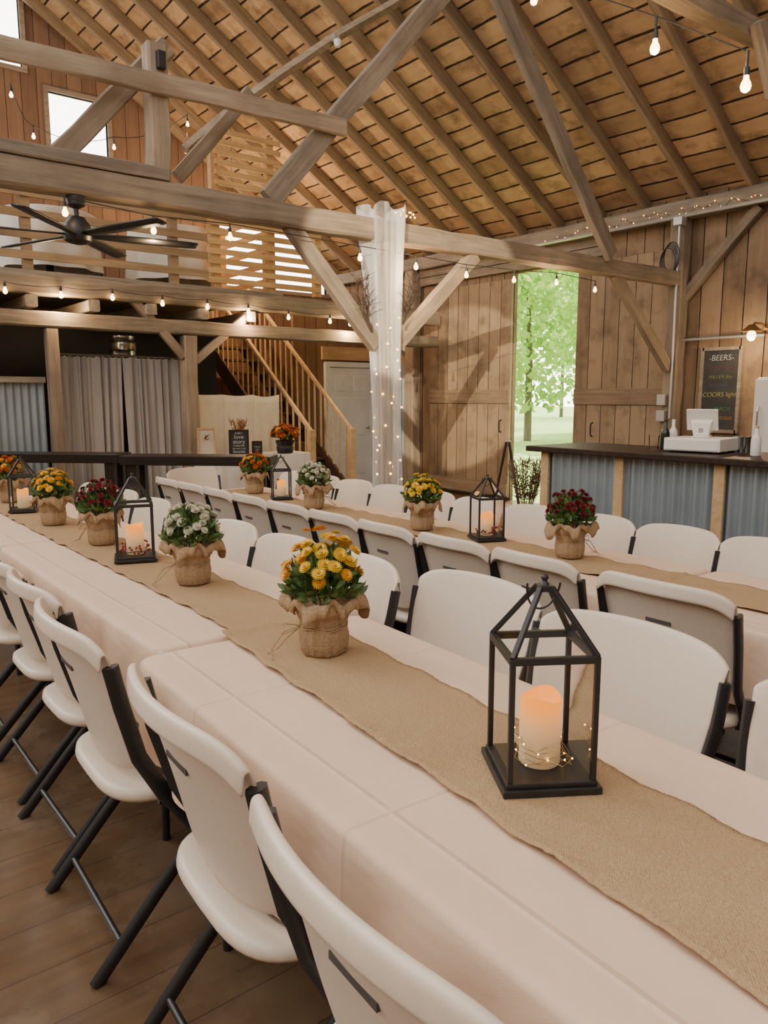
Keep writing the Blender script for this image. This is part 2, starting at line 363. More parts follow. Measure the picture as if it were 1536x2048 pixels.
# side wall frame
timber('wall_plate',(W-.1,-1,3.42),(W-.1,G-.02,3.42),.16,.18,'long plate timber running along top of side wall under the rafters',GREY)
o=MB()
for i,z in enumerate((3.10,3.22)): o.ext((W-.07,OY0-.3,z),(W-.005,9.2,z+.11))
S(o.obj('trim_1',GREYY))
T(MB().tube([(W-.2,1.2,3.34),(W-.2,7.1,3.34)],.022,8).obj('conduit_rail',CONDUIT,smooth=40),'pale pipe running along the wall plate above the bar','pipe')
timber('wall_post',(W-.12,TB,0),(W-.12,TB,3.33),.17,.17,'square wall post at the right end of the tie beam behind the bar',TIM,cat='post')
timber('wall_post',(W-.1,9.25,0),(W-.1,9.25,3.33),.18,.2,'square wall post left of the left sliding barn door',TIM2,cat='post')
timber('wall_brace',PX(1362,602,W-.07),PX(1520,412,W-.07),.10,.09,'diagonal brace on the bar wall right of the wall post',TIM,up=(1,0,0))
timber('wall_brace',PX(795,700,W-.15),PX(832,748,W-.15),.1,.1,'short brace beside the corrugated panel by the draped post',TIM2,up=(1,0,0))
def sliding(name,y0,y1,z1,hy):
    t=S(thing(name,None,None,(W-.06,(y0+y1)/2,0))); hw=(y1-y0)/2
    MB().ext((-.02,-hw,.04),(.02,hw,z1)).obj('board_panel',DOORB,t)
    for a,c in ((1.34,1.53),(.06,.24)): MB().ext((-.04,-hw,a),(-.02,hw,c)).obj('rail',RAILW,t,bev=.003)
    MB().tube([(-.05,hy,.95),(-.09,hy,.97),(-.09,hy,1.1),(-.05,hy,1.12)],.01,6).obj('handle',BLACK,t)
    return t
sliding('door_1',OY1-.02,LX(862,W-.06,1.5),3.0,-.7); sliding('door_2',LX(1328,W-.06,1.5),OY0+.02,3.04,.3)
def corr(b,p0,p1,z0,z1,amp=.012,pitch=.075,per=8):
    p0=V(p0);p1=V(p1);d=p1-p0;Ln=d.length;d/=Ln;n=V((d.y,-d.x,0)); cnt=int(Ln/pitch*per)
    def fn(u,v):
        s=u*Ln; p=p0+d*s+n*(amp*math.sin(2*PI*s/pitch)); return (p.x,p.y,z0+(z1-z0)*v)
    return b.grid(fn,cnt,1)
PD=10.0
S(corr(MB(),(W-.04,9.36,0),(W-.04,PD-.02,0),0,2.3).obj('trim_2',STEEL,smooth=60))
S(MB().ext((6.2,PD,0),(W,PD+.06,2.75)).obj('wall_partition',GABLE))
dx0=LY(656,PD,1); dx1=dx0+.80
t=S(thing('door_3',None,None,((dx0+dx1)/2,PD,0))); hw=.40
MB().ext((-hw,-.05,.02),(hw,-.005,1.88)).obj('door_slab',DOORW,t,bev=.004)
for px_ in(-.18,.18):
    for z0,z1 in((.2,.70),(.82,1.42),(1.52,1.76)): MB().ext((px_-.12,-.06,z0),(px_+.12,-.048,z1)).obj('panel',DOORW,t,bev=.008)
f=MB().ext((-hw-.07,-.06,0),(-hw,0,1.97)).ext((hw,-.06,0),(hw+.07,0,1.97)).ext((-hw,-.06,1.89),(hw,0,1.97)); f.obj('door_frame',DOORW,t)
MB().ball((hw-.08,-.09,.95),.03).obj('knob',CHROME,t,smooth=60)
S(MB().ext((dx0-.12,PD-.05,2.0),(dx1+.1,PD-.005,2.2)).obj('trim_3',PINE))
# ------------------------------------------------------------------ main truss
zl=2.66; zr=2.70
def tbz(x): return zl+(zr-zl)*(x/8)
timber('tie_beam',(-.6,TB,tbz(-.6)),(W-.2,TB,tbz(W-.2)),.14,.155,'long heavy tie beam crossing the hall above the fan and draped post',TIM)
timber('tie_beam_cap',(-.6,TB-.02,tbz(-.6)+.115),(PY(330,350,TB).x,TB-.02,tbz(1.9)+.115),.12,.07,'weathered plank lying on the left end of the tie beam',GREY)
PXD=LY(770,TB,1.5)
timber('centre_post',(PXD,TB,0),(PXD,TB,tbz(PXD)-.08),.10,.10,'square barn post wrapped in sheer white drape',TIM2,cat='post')
timber('knee_brace',PY(578,450,TB),PY(752,690,TB),.08,.115,'knee brace left of the draped post',TIM)
timber('knee_brace',PY(948,512,TB),PY(790,692,TB),.08,.115,'knee brace right of the draped post',TIM2)
timber('knee_brace',PY(1228,548,TB),PX(1335,735,W-.25),.08,.12,'knee brace down to the wall post behind the bar',TIM2)
timber('roof_strut',PY(1222,512,TB-.10),PY(975,-60,TB-.10),.065,.165,'long leaning strut from tie beam right half up to roof',GREY)
timber('roof_strut',PY(538,400,TB),PY(915,-50,TB),.07,.15,'long leaning strut rising rightward from tie beam middle',GREY)
timber('collar_board',PY(-90,72,TB-.07),PY(690,255,TB-.07),.045,.115,'long pale board with free end high above tie beam',TIM2)
vx=PY(318,300,TB).x
timber('king_post',(vx,TB+.02,tbz(vx)+.07),(vx,TB+.02,PY(318,92,TB).z),.125,.125,'short upright post standing on the tie beam left of the struts',TIM2,cat='post')
T(MB().box((vx+.01,TB-.06,PY(318,128,TB).z),(.05,.04,.10)).obj('post_bracket',BLACK,bev=.004),'small black box fixed near top of the short upright post','bracket')
timber('roof_strut',PY(95,335,TB+.15),PY(330,95,TB+.15),.10,.125,'thick timber slanting up behind the short upright post',TIM2)
timber('roof_strut',PY(355,355,TB+.3),PY(500,185,TB+.3),.06,.09,'thin slanted timber right of the short upright post',TIM2)
T(MB().tube([PY(370,300,5.3),PY(470,215,5.3),PY(560,150,5.3),PY(670,75,5.3),PY(780,12,5.3),PY(860,-40,5.3)],.038,4).obj('curved_batten',TIM2),'pale curved batten arching up toward the roof','batten')
t=thing('bare_bulb','white bare bulb screwed to the curved pale batten','light bulb',PY(675,80,5.22))
MB().lathe([(.012,0),(.02,.0),(.03,.03),(.028,.05),(.01,.06)],12,(0,0,-.05)).obj('globe',WHITE2,t,smooth=60); MB().box((0,.03,.02),(.05,.05,.05)).obj('socket',GREY,t)
timber('roof_brace',PY(1255,-60,2.7),PY(1640,130,2.7),.11,.13,'brown timber crossing top right corner above hanging bulbs',TIM)
timber('roof_brace',PY(1515,45,2.6),PY(1548,190,2.6),.08,.08,'upright timber at the right edge beside the last hanging bulb',TIM)
# ------------------------------------------------------------------ loft
timber('loft_beam',(-1,L,2.56),(W-.3,L,2.56),.2,.2,'upper front beam of the loft under the slatted railing',TIM)
timber('loft_beam',(-1,L+.02,2.22),(W-.3,L+.02,2.22),.16,.16,'lower front beam under the loft above the curtain',TIM)
S(MB().ext((-1,L-.05,2.66),(5.1,G,2.70)).obj('loft_floor',GREY))
for i in range(9):
    x=.9+.62*i
    if x>5.05: continue
    T(beam('floor_joist',(x,L-.11,2.385),(x,G-.02,2.385),.12,.12,GREY,step=.6),f'loft floor joist, {ORD[i]} from the left between the two loft beams','joist','loft joists')
lpx=LY(380,L,1.5)
timber('loft_post',(lpx,L,0),(lpx,L,2.13),.16,.16,'square loft post between the grey curtain and the cream screen',TIM2,cat='post')
lp2=LY(105,L,1.8)
timber('loft_post',(lp2,L,0),(lp2,L,2.13),.12,.12,'slim loft post left of the grey curtain',TIM2,cat='post')
timber('loft_brace',PY(252,585,L-.02),PY(368,712,L-.02),.08,.09,'brace left of the square loft post',TIM2)
timber('loft_brace',PY(495,632,L-.02),PY(390,722,L-.02),.08,.09,'brace right of the square loft post',TIM2)
SLAT=wood('lit_slats',(.68,.43,.21),(.48,.29,.135),.2); SLAT2=wood('shaded_slats',(.36,.255,.16),(.22,.15,.092),.2)  # warm glow on the right and shade on the left put into slat colours
rl=thing('loft_railing','wooden slatted railing along the front edge of the loft','railing',(0,L-.03,2.70))
for px_ in(-40,50,345,430,540,632):
    x=LY(px_,L,3.1); hh=1.80 if px_ in(430,540) else 1.0
    MB().ext((x-.045,-.02,0),(x+.045,.07,hh)).obj('post',SLAT if px_>400 else SLAT2,rl)
xe=LY(636,L,3.1); xm=LY(410,L,3.1)
for i in range(5): MB().ext((-1,-.045,.10+.20*i),(xm,-.02,.18+.20*i)).obj('slat',SLAT2,rl)
for i in range(9): MB().ext((xm,-.045,.05+.108*i),(xe,-.02,.113+.108*i)).obj('slat',SLAT,rl)
xa,xb=LY(425,L,3.9),LY(556,L,3.9)
for i in range(7): MB().ext((xa,-.045,1.03+.112*i),(xb,-.02,1.09+.112*i)).obj('slat',SLAT,rl)
rg=thing('stair_guard','slatted guard on the loft beside the stair opening','railing',(5.02,L+.1,2.70))
for yy in(0.1,1.3,2.7): MB().ext((-.04,yy-.04,0),(.04,yy+.04,1.0)).obj('post',SLAT,rg)
for i in range(5): MB().ext((-.06,0,.12+.19*i),(-.04,2.8,.185+.19*i)).obj('slat',SLAT,rg)
S(MB().ext((-1,9.95,0),(4.9,10.0,2.3)).obj('shade_sheet_under_loft',DARKP))  # dark sheet added where the space under the loft is only shade
S(corr(MB(),(-1,L+.12,0),(lp2-.07,L+.12,0),0,1.58).obj('trim_4',STEEL,smooth=60))
S(MB().ext((-1,L+.04,1.58),(lp2-.07,L+.16,1.64)).obj('trim_5',GREY))
cx0,cx1=LY(119,L+.25,1.5),LY(372,L+.25,1.5)
t=thing('stage_curtain','grey gathered curtain hanging under the loft left of the square post','curtain',((cx0+cx1)/2,L+.25,0)); hw=(cx1-cx0)/2
def curt(u0,u1,ph,pull):
    def fn(u,v):
        k=1-v; uu=u+.035*math.sin(u*17+ph)
        a=.030*math.sin(uu*2*PI*6.3+ph+.4*k)*(.6+.4*k)+.016*math.sin(uu*2*PI*11+2*ph+.8*math.sin(v*2))+.006*math.sin(uu*2*PI*23+ph)*v
        x=u0+(u1-u0)*u+pull*k*(u if pull<0 else 1-u)+.010*k*math.sin(u*23+ph)
        return (-hw+2*hw*x,a,.03+(1.85-.014*abs(math.sin(u*2*PI*5)))*v)
    MB().grid(fn,150,14).obj('panel',CURT,t,smooth=80)
curt(0,.478,.3,-.012); curt(.484,1,1.9,.015)
MB().tube([(-hw-.02,0,1.89),(hw+.02,0,1.89)],.014,8).obj('rod',CHROME,t,smooth=40)
kx=LY(245,9.3,2.0)
t=thing('storage_shelf','dark tall shelf standing behind the grey curtain','shelf',(kx,9.3,0)); MB().ext((-.5,-.22,1.78),(.5,.22,1.83)).obj('top',DARKP,t)
for sx in(-.48,.48): MB().ext((sx-.02,-.2,0),(sx+.02,.2,1.78)).obj('side_panel',DARKP,t)
t=thing('beer_keg','silver steel keg on the shelf above the grey curtain','keg',(kx,9.3,1.83))
MB().lathe([(.13,0),(.14,.01),(.14,.03),(.155,.06),(.16,.1),(.16,.14),(.165,.15),(.16,.16),(.16,.22),(.155,.26),(.14,.28)],24).obj('barrel',CHROME,t,smooth=50)
MB().lathe([(.142,.275),(.148,.28),(.148,.32),(.13,.325),(.12,.30),(.02,.29)],24).obj('rim',CHROME,t,smooth=50)
# cream screen
t=thing('folding_screen','cream cloth covered screen behind the display table left of the stairs','screen',(LY(478,8.72,1),8.72,0))
for i,(xx,r_) in enumerate(((-.40,.06),(-.0,-.06),(.39,.06))):
    def sf(u,v):
        return ((u-.5)*.40,.010*math.sin(u*16+i)*(1.2-v)+.006*math.sin(v*6+u*5),.02+v*(1.44-.012*math.sin(u*PI)*(i+.3)))
    MB().grid(sf,24,16).obj('panel',LINEN,t,smooth=80,sol=.015,loc=(xx,0,0),rz=r_)
# staircase
sx0=LY(620,8.3,1.0)-.03; sx1=LY(693,8.3,1.0)+.03; RS=.2; RN=.262
st=thing('staircase','steep wooden staircase with pine railings climbing to the loft','stairs',((sx0+sx1)/2,8.3,0)); hw=(sx1-sx0)/2
TRD=wood('stair_tread',(.12,.072,.045),(.065,.038,.025),.15)
for i in range(11):
    MB().ext((-hw+.02,RN*i,RS*(i+1)-.035),(hw-.02,RN*i+.27,RS*(i+1))).obj('tread',TRD,st,bev=.004)
for sx in(-hw,hw):
    MB().bar((sx,-.05,-.02+.1),(sx,RN*11,RS*11+.06),.04,.24).obj('stringer',TRD,st)
    MB().ext((sx-.042,-.12,0),(sx+.042,-.036,1.02)).obj('newel',PINE,st,bev=.004)
    MB().bar((sx,-.1,.98),(sx,RN*11,.98+RS/RN*(RN*11+.1)),.045,.038).obj('handrail',PINE,st)
    for k in range(19):
        yy=.05+.15*k; MB().ext((sx-.0105,yy-.0105,RS/RN*yy+.1),(sx+.0105,yy+.0105,RS/RN*yy+1.02)).obj('baluster',PINE,st)
# ------------------------------------------------------------------ drape, twigs
NR=40; n=140; vs=[]
for j in range(NR):
    z=.02+j/(NR-1)*(tbz(PXD)+.16-.02)
    tz=min(1,max(0,(z-1.1)/1.65))**1.4; r=.092+.008*math.sin(z*1.9+1)+.062*tz
    for k in range(n):
        a=2*PI*k/n; fo=.24*math.sin(5*a+.9*math.sin(z*1.1)+.5*z)+.11*math.sin(11*a-z*.7)+.05*math.sin(19*a+z)
        rr=r*(1+fo)
        x,y_=rr*math.cos(a),rr*math.sin(a)
        m_=max(abs(x),abs(y_)); lim=.057
        if z>tbz(PXD)-.10: lim=.078
        if m_<lim: x*=lim/m_; y_*=lim/m_
        vs.append((x-.012*tz+.012*math.sin(z*1.6),y_-.02,z+(.025*math.sin(5*a) if j==NR-1 else 0)))
T(MB().add(vs,[(j*n+k,j*n+(k+1)%n,(j+1)*n+(k+1)%n,(j+1)*n+k) for j in range(NR-1) for k in range(n)]).obj('post_drape',SHEER,smooth=80,loc=(PXD,TB,0)),'sheer white drape gathered around the centre post','drape')
t=thing('fairy_lights','warm fairy light strand wound down the white drape','string lights',(PXD,TB,0)); pts=[]
for i in range(50):
    a=i*1.1+random.uniform(-.8,.8); z=2.15-i*.036; r=.095+random.uniform(0,.03); pts.append((r*math.cos(a),r*math.sin(a)-.02,z+random.uniform(-.07,.07)))
MB().tube(pts,.0007,4).obj('cord',CHROME,t)
bead=MB().ball((0,0,0),.0088,8,5).obj('bead',BEAD,t,smooth=60,loc=pts[0])
for p in pts[1:]:
    c=bead.copy(); COL.objects.link(c); c.location=p
t=thing('fairy_lights','small warm lights bunched on beam above the white drape','string lights',(PXD,TB-.12,tbz(PXD)+.10)); p_=[(random.uniform(-.02,.2),random.uniform(-.05,.03),random.uniform(0,.05)) for i in range(12)]
MB().tube(p_,.002,4).obj('cord',CHROME,t)
for p in p_:
    c=bead.copy(); COL.objects.link(c); c.parent=t; c.location=p; c.scale=(.8,)*3
def twigs(px_,py_,lean,label):
    p0=PY(px_,py_,TB-.16); t=thing('twig_bunch',label,'branches',p0)
    for i in range(10):
        b=MB(); d=V((lean*random.uniform(.2,1.0)+random.uniform(-.12,.12),random.uniform(-.15,.0),1)).normalized(); p=V((random.uniform(-.01,.01),0,0)); pts=[p.copy()]
        for k in range(6): d=(d+V((random.uniform(-.18,.18),random.uniform(-.12,.12),.05))).normalized(); p=p+d*.065; pts.append(p.copy())
        b.tube(pts,[.0046-.0006*k for k in range(7)],5)
        for k in (1,2,3,4,5):
            e=pts[k]+V((random.uniform(-.12,.12),random.uniform(-.06,.04),random.uniform(.03,.12))); b.tube([pts[k],(pts[k]+e)/2+V((0,0,.01)),e],[.0026,.002,.0012],4)
        b.obj('branch',DRY,t)
twigs(738,652,-.55,'bare twig bunch tied left of the white drape'); twigs(806,648,.55,'bare twig bunch tied right of the white drape')
# ------------------------------------------------------------------ string lights
bp=[(.012,.03),(.014,.028),(.016,.01),(.027,-.012),(.03,-.03),(.024,-.05),(.01,-.06)]
def strings(label,pts,sag=.12,scale=1,lights=(),sags=.05,en=10):
    o0=V(pts[0]); t=thing('string_lights',label,'string lights',o0); loc=[V(p)-o0 for p in pts]
    cp=[]
    for i,p in enumerate(loc):
        q=p+V((0,0,sag))
        if i:
            a=loc[i-1]+V((0,0,sag))
            for k in range(1,6): u=k/6; cp.append(a.lerp(q,u)-V((0,0,sags*4*u*(1-u))))
        cp.append(q)
    MB().tube(cp,.0035,5).obj('cord',BLACK,t)
    me=None
    for i,p in enumerate(loc):
        if me is None:
            bb=MB().lathe(bp,12).obj('bulb',BULB,t,smooth=60,loc=p); so=MB().lathe([(.008,sag/scale+.005),(.008,.075),(.017,.07),(.017,.028)],10).obj('socket',BLACK,bb,smooth=40); me=bb; bb.scale=(scale,)*3
        else:
            c=me.copy(); COL.objects.link(c); c.location=p; s2=so.copy(); COL.objects.link(s2); s2.parent=c
    for i in lights:
        ld=bpy.data.lights.new('bulb_light','POINT'); ld.energy=en; ld.color=(1,.66,.34); ld.shadow_soft_size=.03; lo=bpy.data.objects.new('bulb_light',ld); COL.objects.link(lo); lo.location=V(pts[i])+V((0,0,-.1))
strings('hanging bulb string along the tie beam and fan',[PY(x,y,TB-.11) for x,y in((130,420),(307,456),(460,470),(720,512),(832,530),(933,547),(1028,557),(1113,562),(1190,577))],.07,.60,(1,4,7),.0,14)
strings('bulb string along the front of the loft beams',[PY(x,y,L-.14) for x,y in((10,578),(122,587),(225,592),(325,604),(415,611),(497,620),(577,632),(660,640),(700,645))],.07,.78,(1,5,8),.02,24)
strings('large bulb string hanging at the top right',[PT(1068,-6,5.5),PT(1310,88,4.2),PT(1492,162,3.9)],.14,.9,(1,2),.0,16)
strings('bulb string swagged across the upper left in front of the gable',[PY(x,y,7.5) for x,y in((22,187),(67,270),(228,292),(375,246),(372,300))],.08,.55,(1,3),.08)
t=thing('fairy_lights','fairy light strand along the pipe above the bar','string lights',(W-.2,5.5,3.38)); pts=[(random.uniform(-.02,.02),LX(1095+i*10.5+random.uniform(-7,7),W-.2,3.4)-5.5,random.uniform(-.03,.06)) for i in range(42)]
MB().tube(pts,.003,4).obj('cord',CHROME,t)
for p in pts:
    c=bead.copy(); COL.objects.link(c); c.parent=t; c.location=p; c.scale=(random.uniform(.45,.75),)*3
for p,e in (((2.2,10.6,4.6),14),((5.2,9.9,3.75),150)):  # bulbs and point lights added to make the loft slats glow
    t=thing('added_loft_bulb','added warm bulb lighting the loft '+('left' if p[0]<4 else 'right')+' of the tall slats','light bulb',p)
    MB().lathe(bp,12).obj('bulb',BULB,t,smooth=60); MB().tube([(0,0,.03),(0,0,rz(p[0])-p[2]-.02)],.004,5).obj('cord',BLACK,t)
    ld=bpy.data.lights.new('added_loft_light','POINT'); ld.energy=e; ld.color=(1,.64,.32); ld.shadow_soft_size=.03; lo=bpy.data.objects.new('added_loft_light',ld); COL.objects.link(lo); lo.location=V(p)+V((0,0,-.1))
# ------------------------------------------------------------------ ceiling fan
fp=PY(155,468,TB); t=thing('ceiling_fan','black six-blade ceiling fan hanging from the tie beam','ceiling fan',fp); tz=tbz(fp.x)-.08-fp.z
MB().lathe([(.02,.1),(.05,.09),(.075,.05),(.083,.0),(.075,-.04),(.045,-.055),(.015,-.06)],24).obj('motor_housing',BLACK,t,smooth=50)
MB().tube([(0,0,.08),(0,0,tz-.02)],.014,10).obj('downrod',BLACK,t,smooth=40)
MB().lathe([(.015,-.07),(.05,-.05),(.055,-.01),(.055,0)],16,(0,0,tz)).obj('canopy',BLACK,t,smooth=40)
for k in range(6):
    a=R(-10+60*k); x=V((math.cos(a),math.sin(a),0)); yv=V((-math.sin(a),math.cos(a),0)); b=MB()
    def bf(u,v):
        r=.08+.62*u; w=(.030+.014*min(1,u*3))*(1 if u<.96 else .8); s=(v-.5)*2
        return x*r+yv*(s*w)+V((0,0,-s*w*.18-.005))
    b.grid(bf,12,2).obj('blade',BLACK,t,smooth=60,sol=.010)
# ------------------------------------------------------------------ folding chairs
def make_chair():
    t=thing('folding_chair','','chair'); n=44
    def ring(a,b,z,dz=0,ex=3.6):
        o=[]
        for k in range(n):
            c,s=math.cos(2*PI*k/n),math.sin(2*PI*k/n)
            x=a*math.copysign(abs(c)**(2/ex),c); y=b*math.copysign(abs(s)**(2/ex),s)
            o.append((x,y*(1-.06*(x<0)*abs(x)/a),z+(-.018 if x>a*.75 else 0)*dz))
        return o
    rings=[ring(.192,.202,.422,1),ring(.204,.217,.425,1),ring(.210,.224,.436,1),ring(.207,.221,.452,1),ring(.194,.207,.459,.8),ring(.160,.17,.457),ring(.10,.11,.450),ring(.03,.03,.447)]
    b=MB(); vs=[p for r in rings for p in r]; fs=[(j*n+k,j*n+(k+1)%n,(j+1)*n+(k+1)%n,(j+1)*n+k) for j in range(len(rings)-1) for k in range(n)]
    fs+=[tuple(range(n-1,-1,-1)),tuple((len(rings)-1)*n+k for k in range(n))]; b.add(vs,fs).obj('seat',WHITE,t,smooth=60)
    NV=10; lip=((0,0),(-.003,.0025),(-.008,.003),(-.0120,.000),(-.0138,-.007),(-.0150,-.024),(-.0160,-.040)); E=len(lip)-1
    def back(u,v):
        s=2*u-1; j=round(v*(NV+E)); vv=min(j/NV,1); e=max(0,j-NV)
        wd=(.405+.090*vv**.6)/2
        if j==0: wd*=.90
        if j==1: wd*=.975
        lipx,lipz=lip[e]
        corner=abs(s)**8
        x=-.168-.082*vv-.030*vv*vv+.062*s*s*(.5+.5*vv)+lipx
        z=.475+.392*vv-.010*s*s*vv**2-.034*corner*vv**3+(.035*abs(s)**3)*(1-vv)**2+lipz
        return (x,s*wd*(1-.004*e/E),z)
    MB().grid(back,26,NV+E).obj('backrest',WHITE,t,smooth=80,sol=.008,sub=1)
    MB().ext((-.2424,-.045,.731),(-.2352,.045,.742)).obj('handle_slot_shade',SLOT2,t)  # dark block standing in for the shaded opening, no real hole
    for s in(-1,1):
        MB().tube([(-.212,s*.247,.80),(-.190,s*.244,.70),(-.150,s*.230,.56),(-.09,s*.226,.45),(.02,s*.225,.30),(.235,s*.225,.0)],.0120,8,ry=.020).obj('front_leg',BLACK,t,smooth=50)
        MB().tube([(.12,s*.200,.414),(.05,s*.200,.35),(-.12,s*.200,.17),(-.275,s*.200,0)],.0120,8,ry=.019).obj('rear_leg',BLACK,t,smooth=50)
        MB().bar((-.10,s*.211,.430),(.14,s*.211,.412),.012,.024).obj('seat_bracket',BLACK,t)
    MB().tube([(.165,-.223,.10),(.165,.223,.10)],.009,8).obj('cross_bar',BLACK,t,smooth=50)
    MB().tube([(-.205,-.200,.08),(-.205,.200,.08)],.009,8).obj('cross_bar',BLACK,t,smooth=50)
    return t
ch0=make_chair(); used=[0]
def chair(x,y,rz_,label,group,sc=1,z=0,sz=1):
    c=ch0 if not used[0] else copy_tree(ch0); used[0]=1
    c.location=(x,y,z); c.rotation_euler=(0,0,rz_+R(random.uniform(-2,2))); c.scale=(1,sc,sz); c['label']=label; c['category']='chair'; c['group']=group
    return c
g='white folding chairs'
for i,(x,y,sc,sz) in enumerate(((.715,.645,1.16,1.03),(.775,1.29,1.15,1.03),(.775,1.985,1.13,1.03),(.82,2.50,1,1.02),(.84,3.0,1,1),(.84,3.52,1,1))):
    chair(x,y,R(-3) if i<2 else 0,f'white folding chair, {ORD[i]} from the camera on the left side of the front table row',g,sc,0,sz)
for i,(x,y) in enumerate(((1.37,.46),(1.41,1.075),(1.46,1.66),(1.36,2.16),(1.36,2.63),(1.36,3.12),(1.37,3.61),(1.38,4.10),(1.39,4.60),(1.37,5.10))):
    chair(x,y,PI,f'white folding chair, {ORD[i]} from the camera on the right side of the front table row',g,1.08 if i<3 else .98)
for i,y in enumerate((1.27,1.78,2.21,2.64,3.06,3.48,3.89,4.28,4.67,5.04)):
    chair(2.33,y,0,f'white folding chair, {ORD[i]} from the right along the near side of the far table row',g,.84 if i else .95,0,1.02)
for i,y in enumerate((1.38,1.80,2.20,2.60,3.0,3.4,3.8,4.19,4.57,4.95)):
    chair(2.84,y,PI,f'white folding chair, {ORD[i]} from the right along the far side of the far table row',g,.82)
chair(2.6,5.52,-PI/2,'white folding chair at the far head end of the far table row',g,.9)
for i,px_ in enumerate((40,165,395)): chair(LY(px_,10.35,3.2),10.35,-PI/2+(.3-.3*i),f'white folding chair up in the loft, {ORD[i]} from the left behind the railing',g,1,2.70)
for i,px_ in enumerate((95,345)):
    x=LY(px_,9.35,3.3); b=MB(); n=48
    def fn(a,j): return 1+(.05*math.sin(9*a+i)*(j/4 if j>1 else 0))
    pr=[(.02,.745),(.50,.745),(.515,.73),(.53,.55),(.54,.3),(.55,.12)]
    vs=[(r*fn(2*PI*k/n,j)*math.cos(2*PI*k/n),r*fn(2*PI*k/n,j)*math.sin(2*PI*k/n),z) for j,(r,z) in enumerate(pr) for k in range(n)]
    tt=thing('round_table','round table under white cloth in the loft, '+('left' if i==0 else 'right')+' one','table',(x,9.35,2.70)); b.add(vs,[(j*n+k,j*n+(k+1)%n,(j+1)*n+(k+1)%n,(j+1)*n+k) for j in range(5) for k in range(n)]).obj('cloth',WCLOTH,tt,smooth=50)
    MB().lathe([(.3,0),(.3,.02),(.04,.04),(.04,.70),(.47,.71),(.47,.735)],24).obj('table_base',DARKW,tt)
# ------------------------------------------------------------------ tables, cloths, runners
TT=pm('grey_table_top',(.6,.6,.58),None,10,.5)
def table(cx,cy,ln,wd,rot,where):
    t=thing('folding_table',f'folding table under the blush cloth, {where}','table',(cx,cy,0),rot)
    MB().ext((-wd/2,-ln/2,.70),(wd/2,ln/2,.735)).obj('tabletop',TT,t,bev=.01)
    for sy in(-1,1):
        for sx in(-1,1): MB().tube([(sx*.25,sy*(ln/2-.28),0),(sx*.25,sy*(ln/2-.25),.70)],.014,8).obj('leg',BLACK,t,smooth=50)
    hx,hy=wd/2+.008,ln/2+.004; r0=.05; per=[]; nrm=[]
    def side(p,q,n,nn):
        for k in range(n): per.append(V(p).lerp(V(q),k/n)); nrm.append(V(nn))
    def corner(c,a0):
        for k in range(8):
            a=a0+PI/2*k/8; nn=V((math.cos(a),math.sin(a))); per.append(V(c)+nn*r0); nrm.append(nn)
    ns=int(ln/.025); nw=int(wd/.025)
    side((hx,-hy+r0),(hx,hy-r0),ns,(1,0)); corner((hx-r0,hy-r0),0); side((hx-r0,hy),(-hx+r0,hy),nw,(0,1)); corner((-hx+r0,hy-r0),PI/2)
    side((-hx,hy-r0),(-hx,-hy+r0),ns,(-1,0)); corner((-hx+r0,-hy+r0),PI); side((-hx+r0,-hy),(hx-r0,-hy),nw,(0,-1)); corner((hx-r0,-hy+r0),1.5*PI)
    n=len(per); rows=[(-.03,.742,0),(-.012,.742,0),(-.003,.738,0),(0.001,.728,0),(.004,.70,.15),(.008,.64,.5),(.013,.57,.8),(.018,.49,1)]
    ph=random.uniform(0,6); vs=[]
    for off,z,am in rows:
        for i in range(n):
            s=i*.025; fold=am*(.012*math.sin(s*15+ph)+.009*math.sin(s*27+2*ph)+.008*math.sin(s*7))
            if abs(nrm[i].y)>.5: fold*=.15; off_=min(off,.004)
            else: off_=off
            p=per[i]+nrm[i]*(off_+fold); vs.append((p.x,p.y,z-(.014*math.sin(s*3+ph) if am==1 else 0)))
    fs=[(j*n+k,j*n+(k+1)%n,(j+1)*n+(k+1)%n,(j+1)*n+k) for j in range(len(rows)-1) for k in range(n)]; fs.append(tuple(range(n-1,-1,-1)))
    o=MB().add(vs,fs).obj('tablecloth',CLOTH,smooth=60,loc=(cx,cy,0),rz=rot); T(o,f'blush pink tablecloth, {where}','tablecloth','blush tablecloths')
def runner(cx,y0,y1,wd,where,rot=0,dz=0):
    ln=y1-y0; ph=random.uniform(0,6); nv=int(ln/.012); jl=[random.gauss(0,.0011) for _ in range(nv+1)]; jr=[random.gauss(0,.0011) for _ in range(nv+1)]
    def fn(u,v):
        y=ln*(v-.5); s=2*u-1; j=round(v*nv); e=abs(s)**6
        w=wd/2+.003*math.sin(y*15+s*2+ph)+.002*math.sin(y*41+ph)
        return (s*w+(jl[j] if s<0 else jr[j])*e+.004*math.sin(y*2.1+ph),y+.006*math.sin(u*19)*(v>.99),.7475+.0032*abs(s)**5*(1+math.sin(y*33+3*s+ph))+.0010*(1+math.sin(y*27+u*7))+.009*max(0,(v-.985)/.015))
    o=MB().grid(fn,22,nv).obj('table_runner',BURL,smooth=60,sol=.003,loc=(cx,(y0+y1)/2,dz),rz=rot); T(o,f'burlap table runner, {where}','table runner','burlap runners')
sk=R(-2.4)
table(1.022,.775,2.36,.715,sk,'on the nearest table of the front row')
table(1.135,2.94,1.90,.71,0,'on the middle table of the front row')
table(1.135,4.86,1.90,.71,0,'on the farthest table of the front row')
table(2.60,.62,1.84,.70,0,'on the right table of the far row')
table(2.60,2.49,1.84,.70,0,'on the middle table of the far row')
table(2.60,4.36,1.84,.70,0,'on the left table of the far row')
runner(1.024,-.29,1.97,.300,'down the nearest table under the large lantern',R(-4.6),.004)
runner(1.15,1.93,5.75,.275,'down the two farther tables of the front row')
runner(2.60,-.1,1.56,.28,'on the right table of the far row')
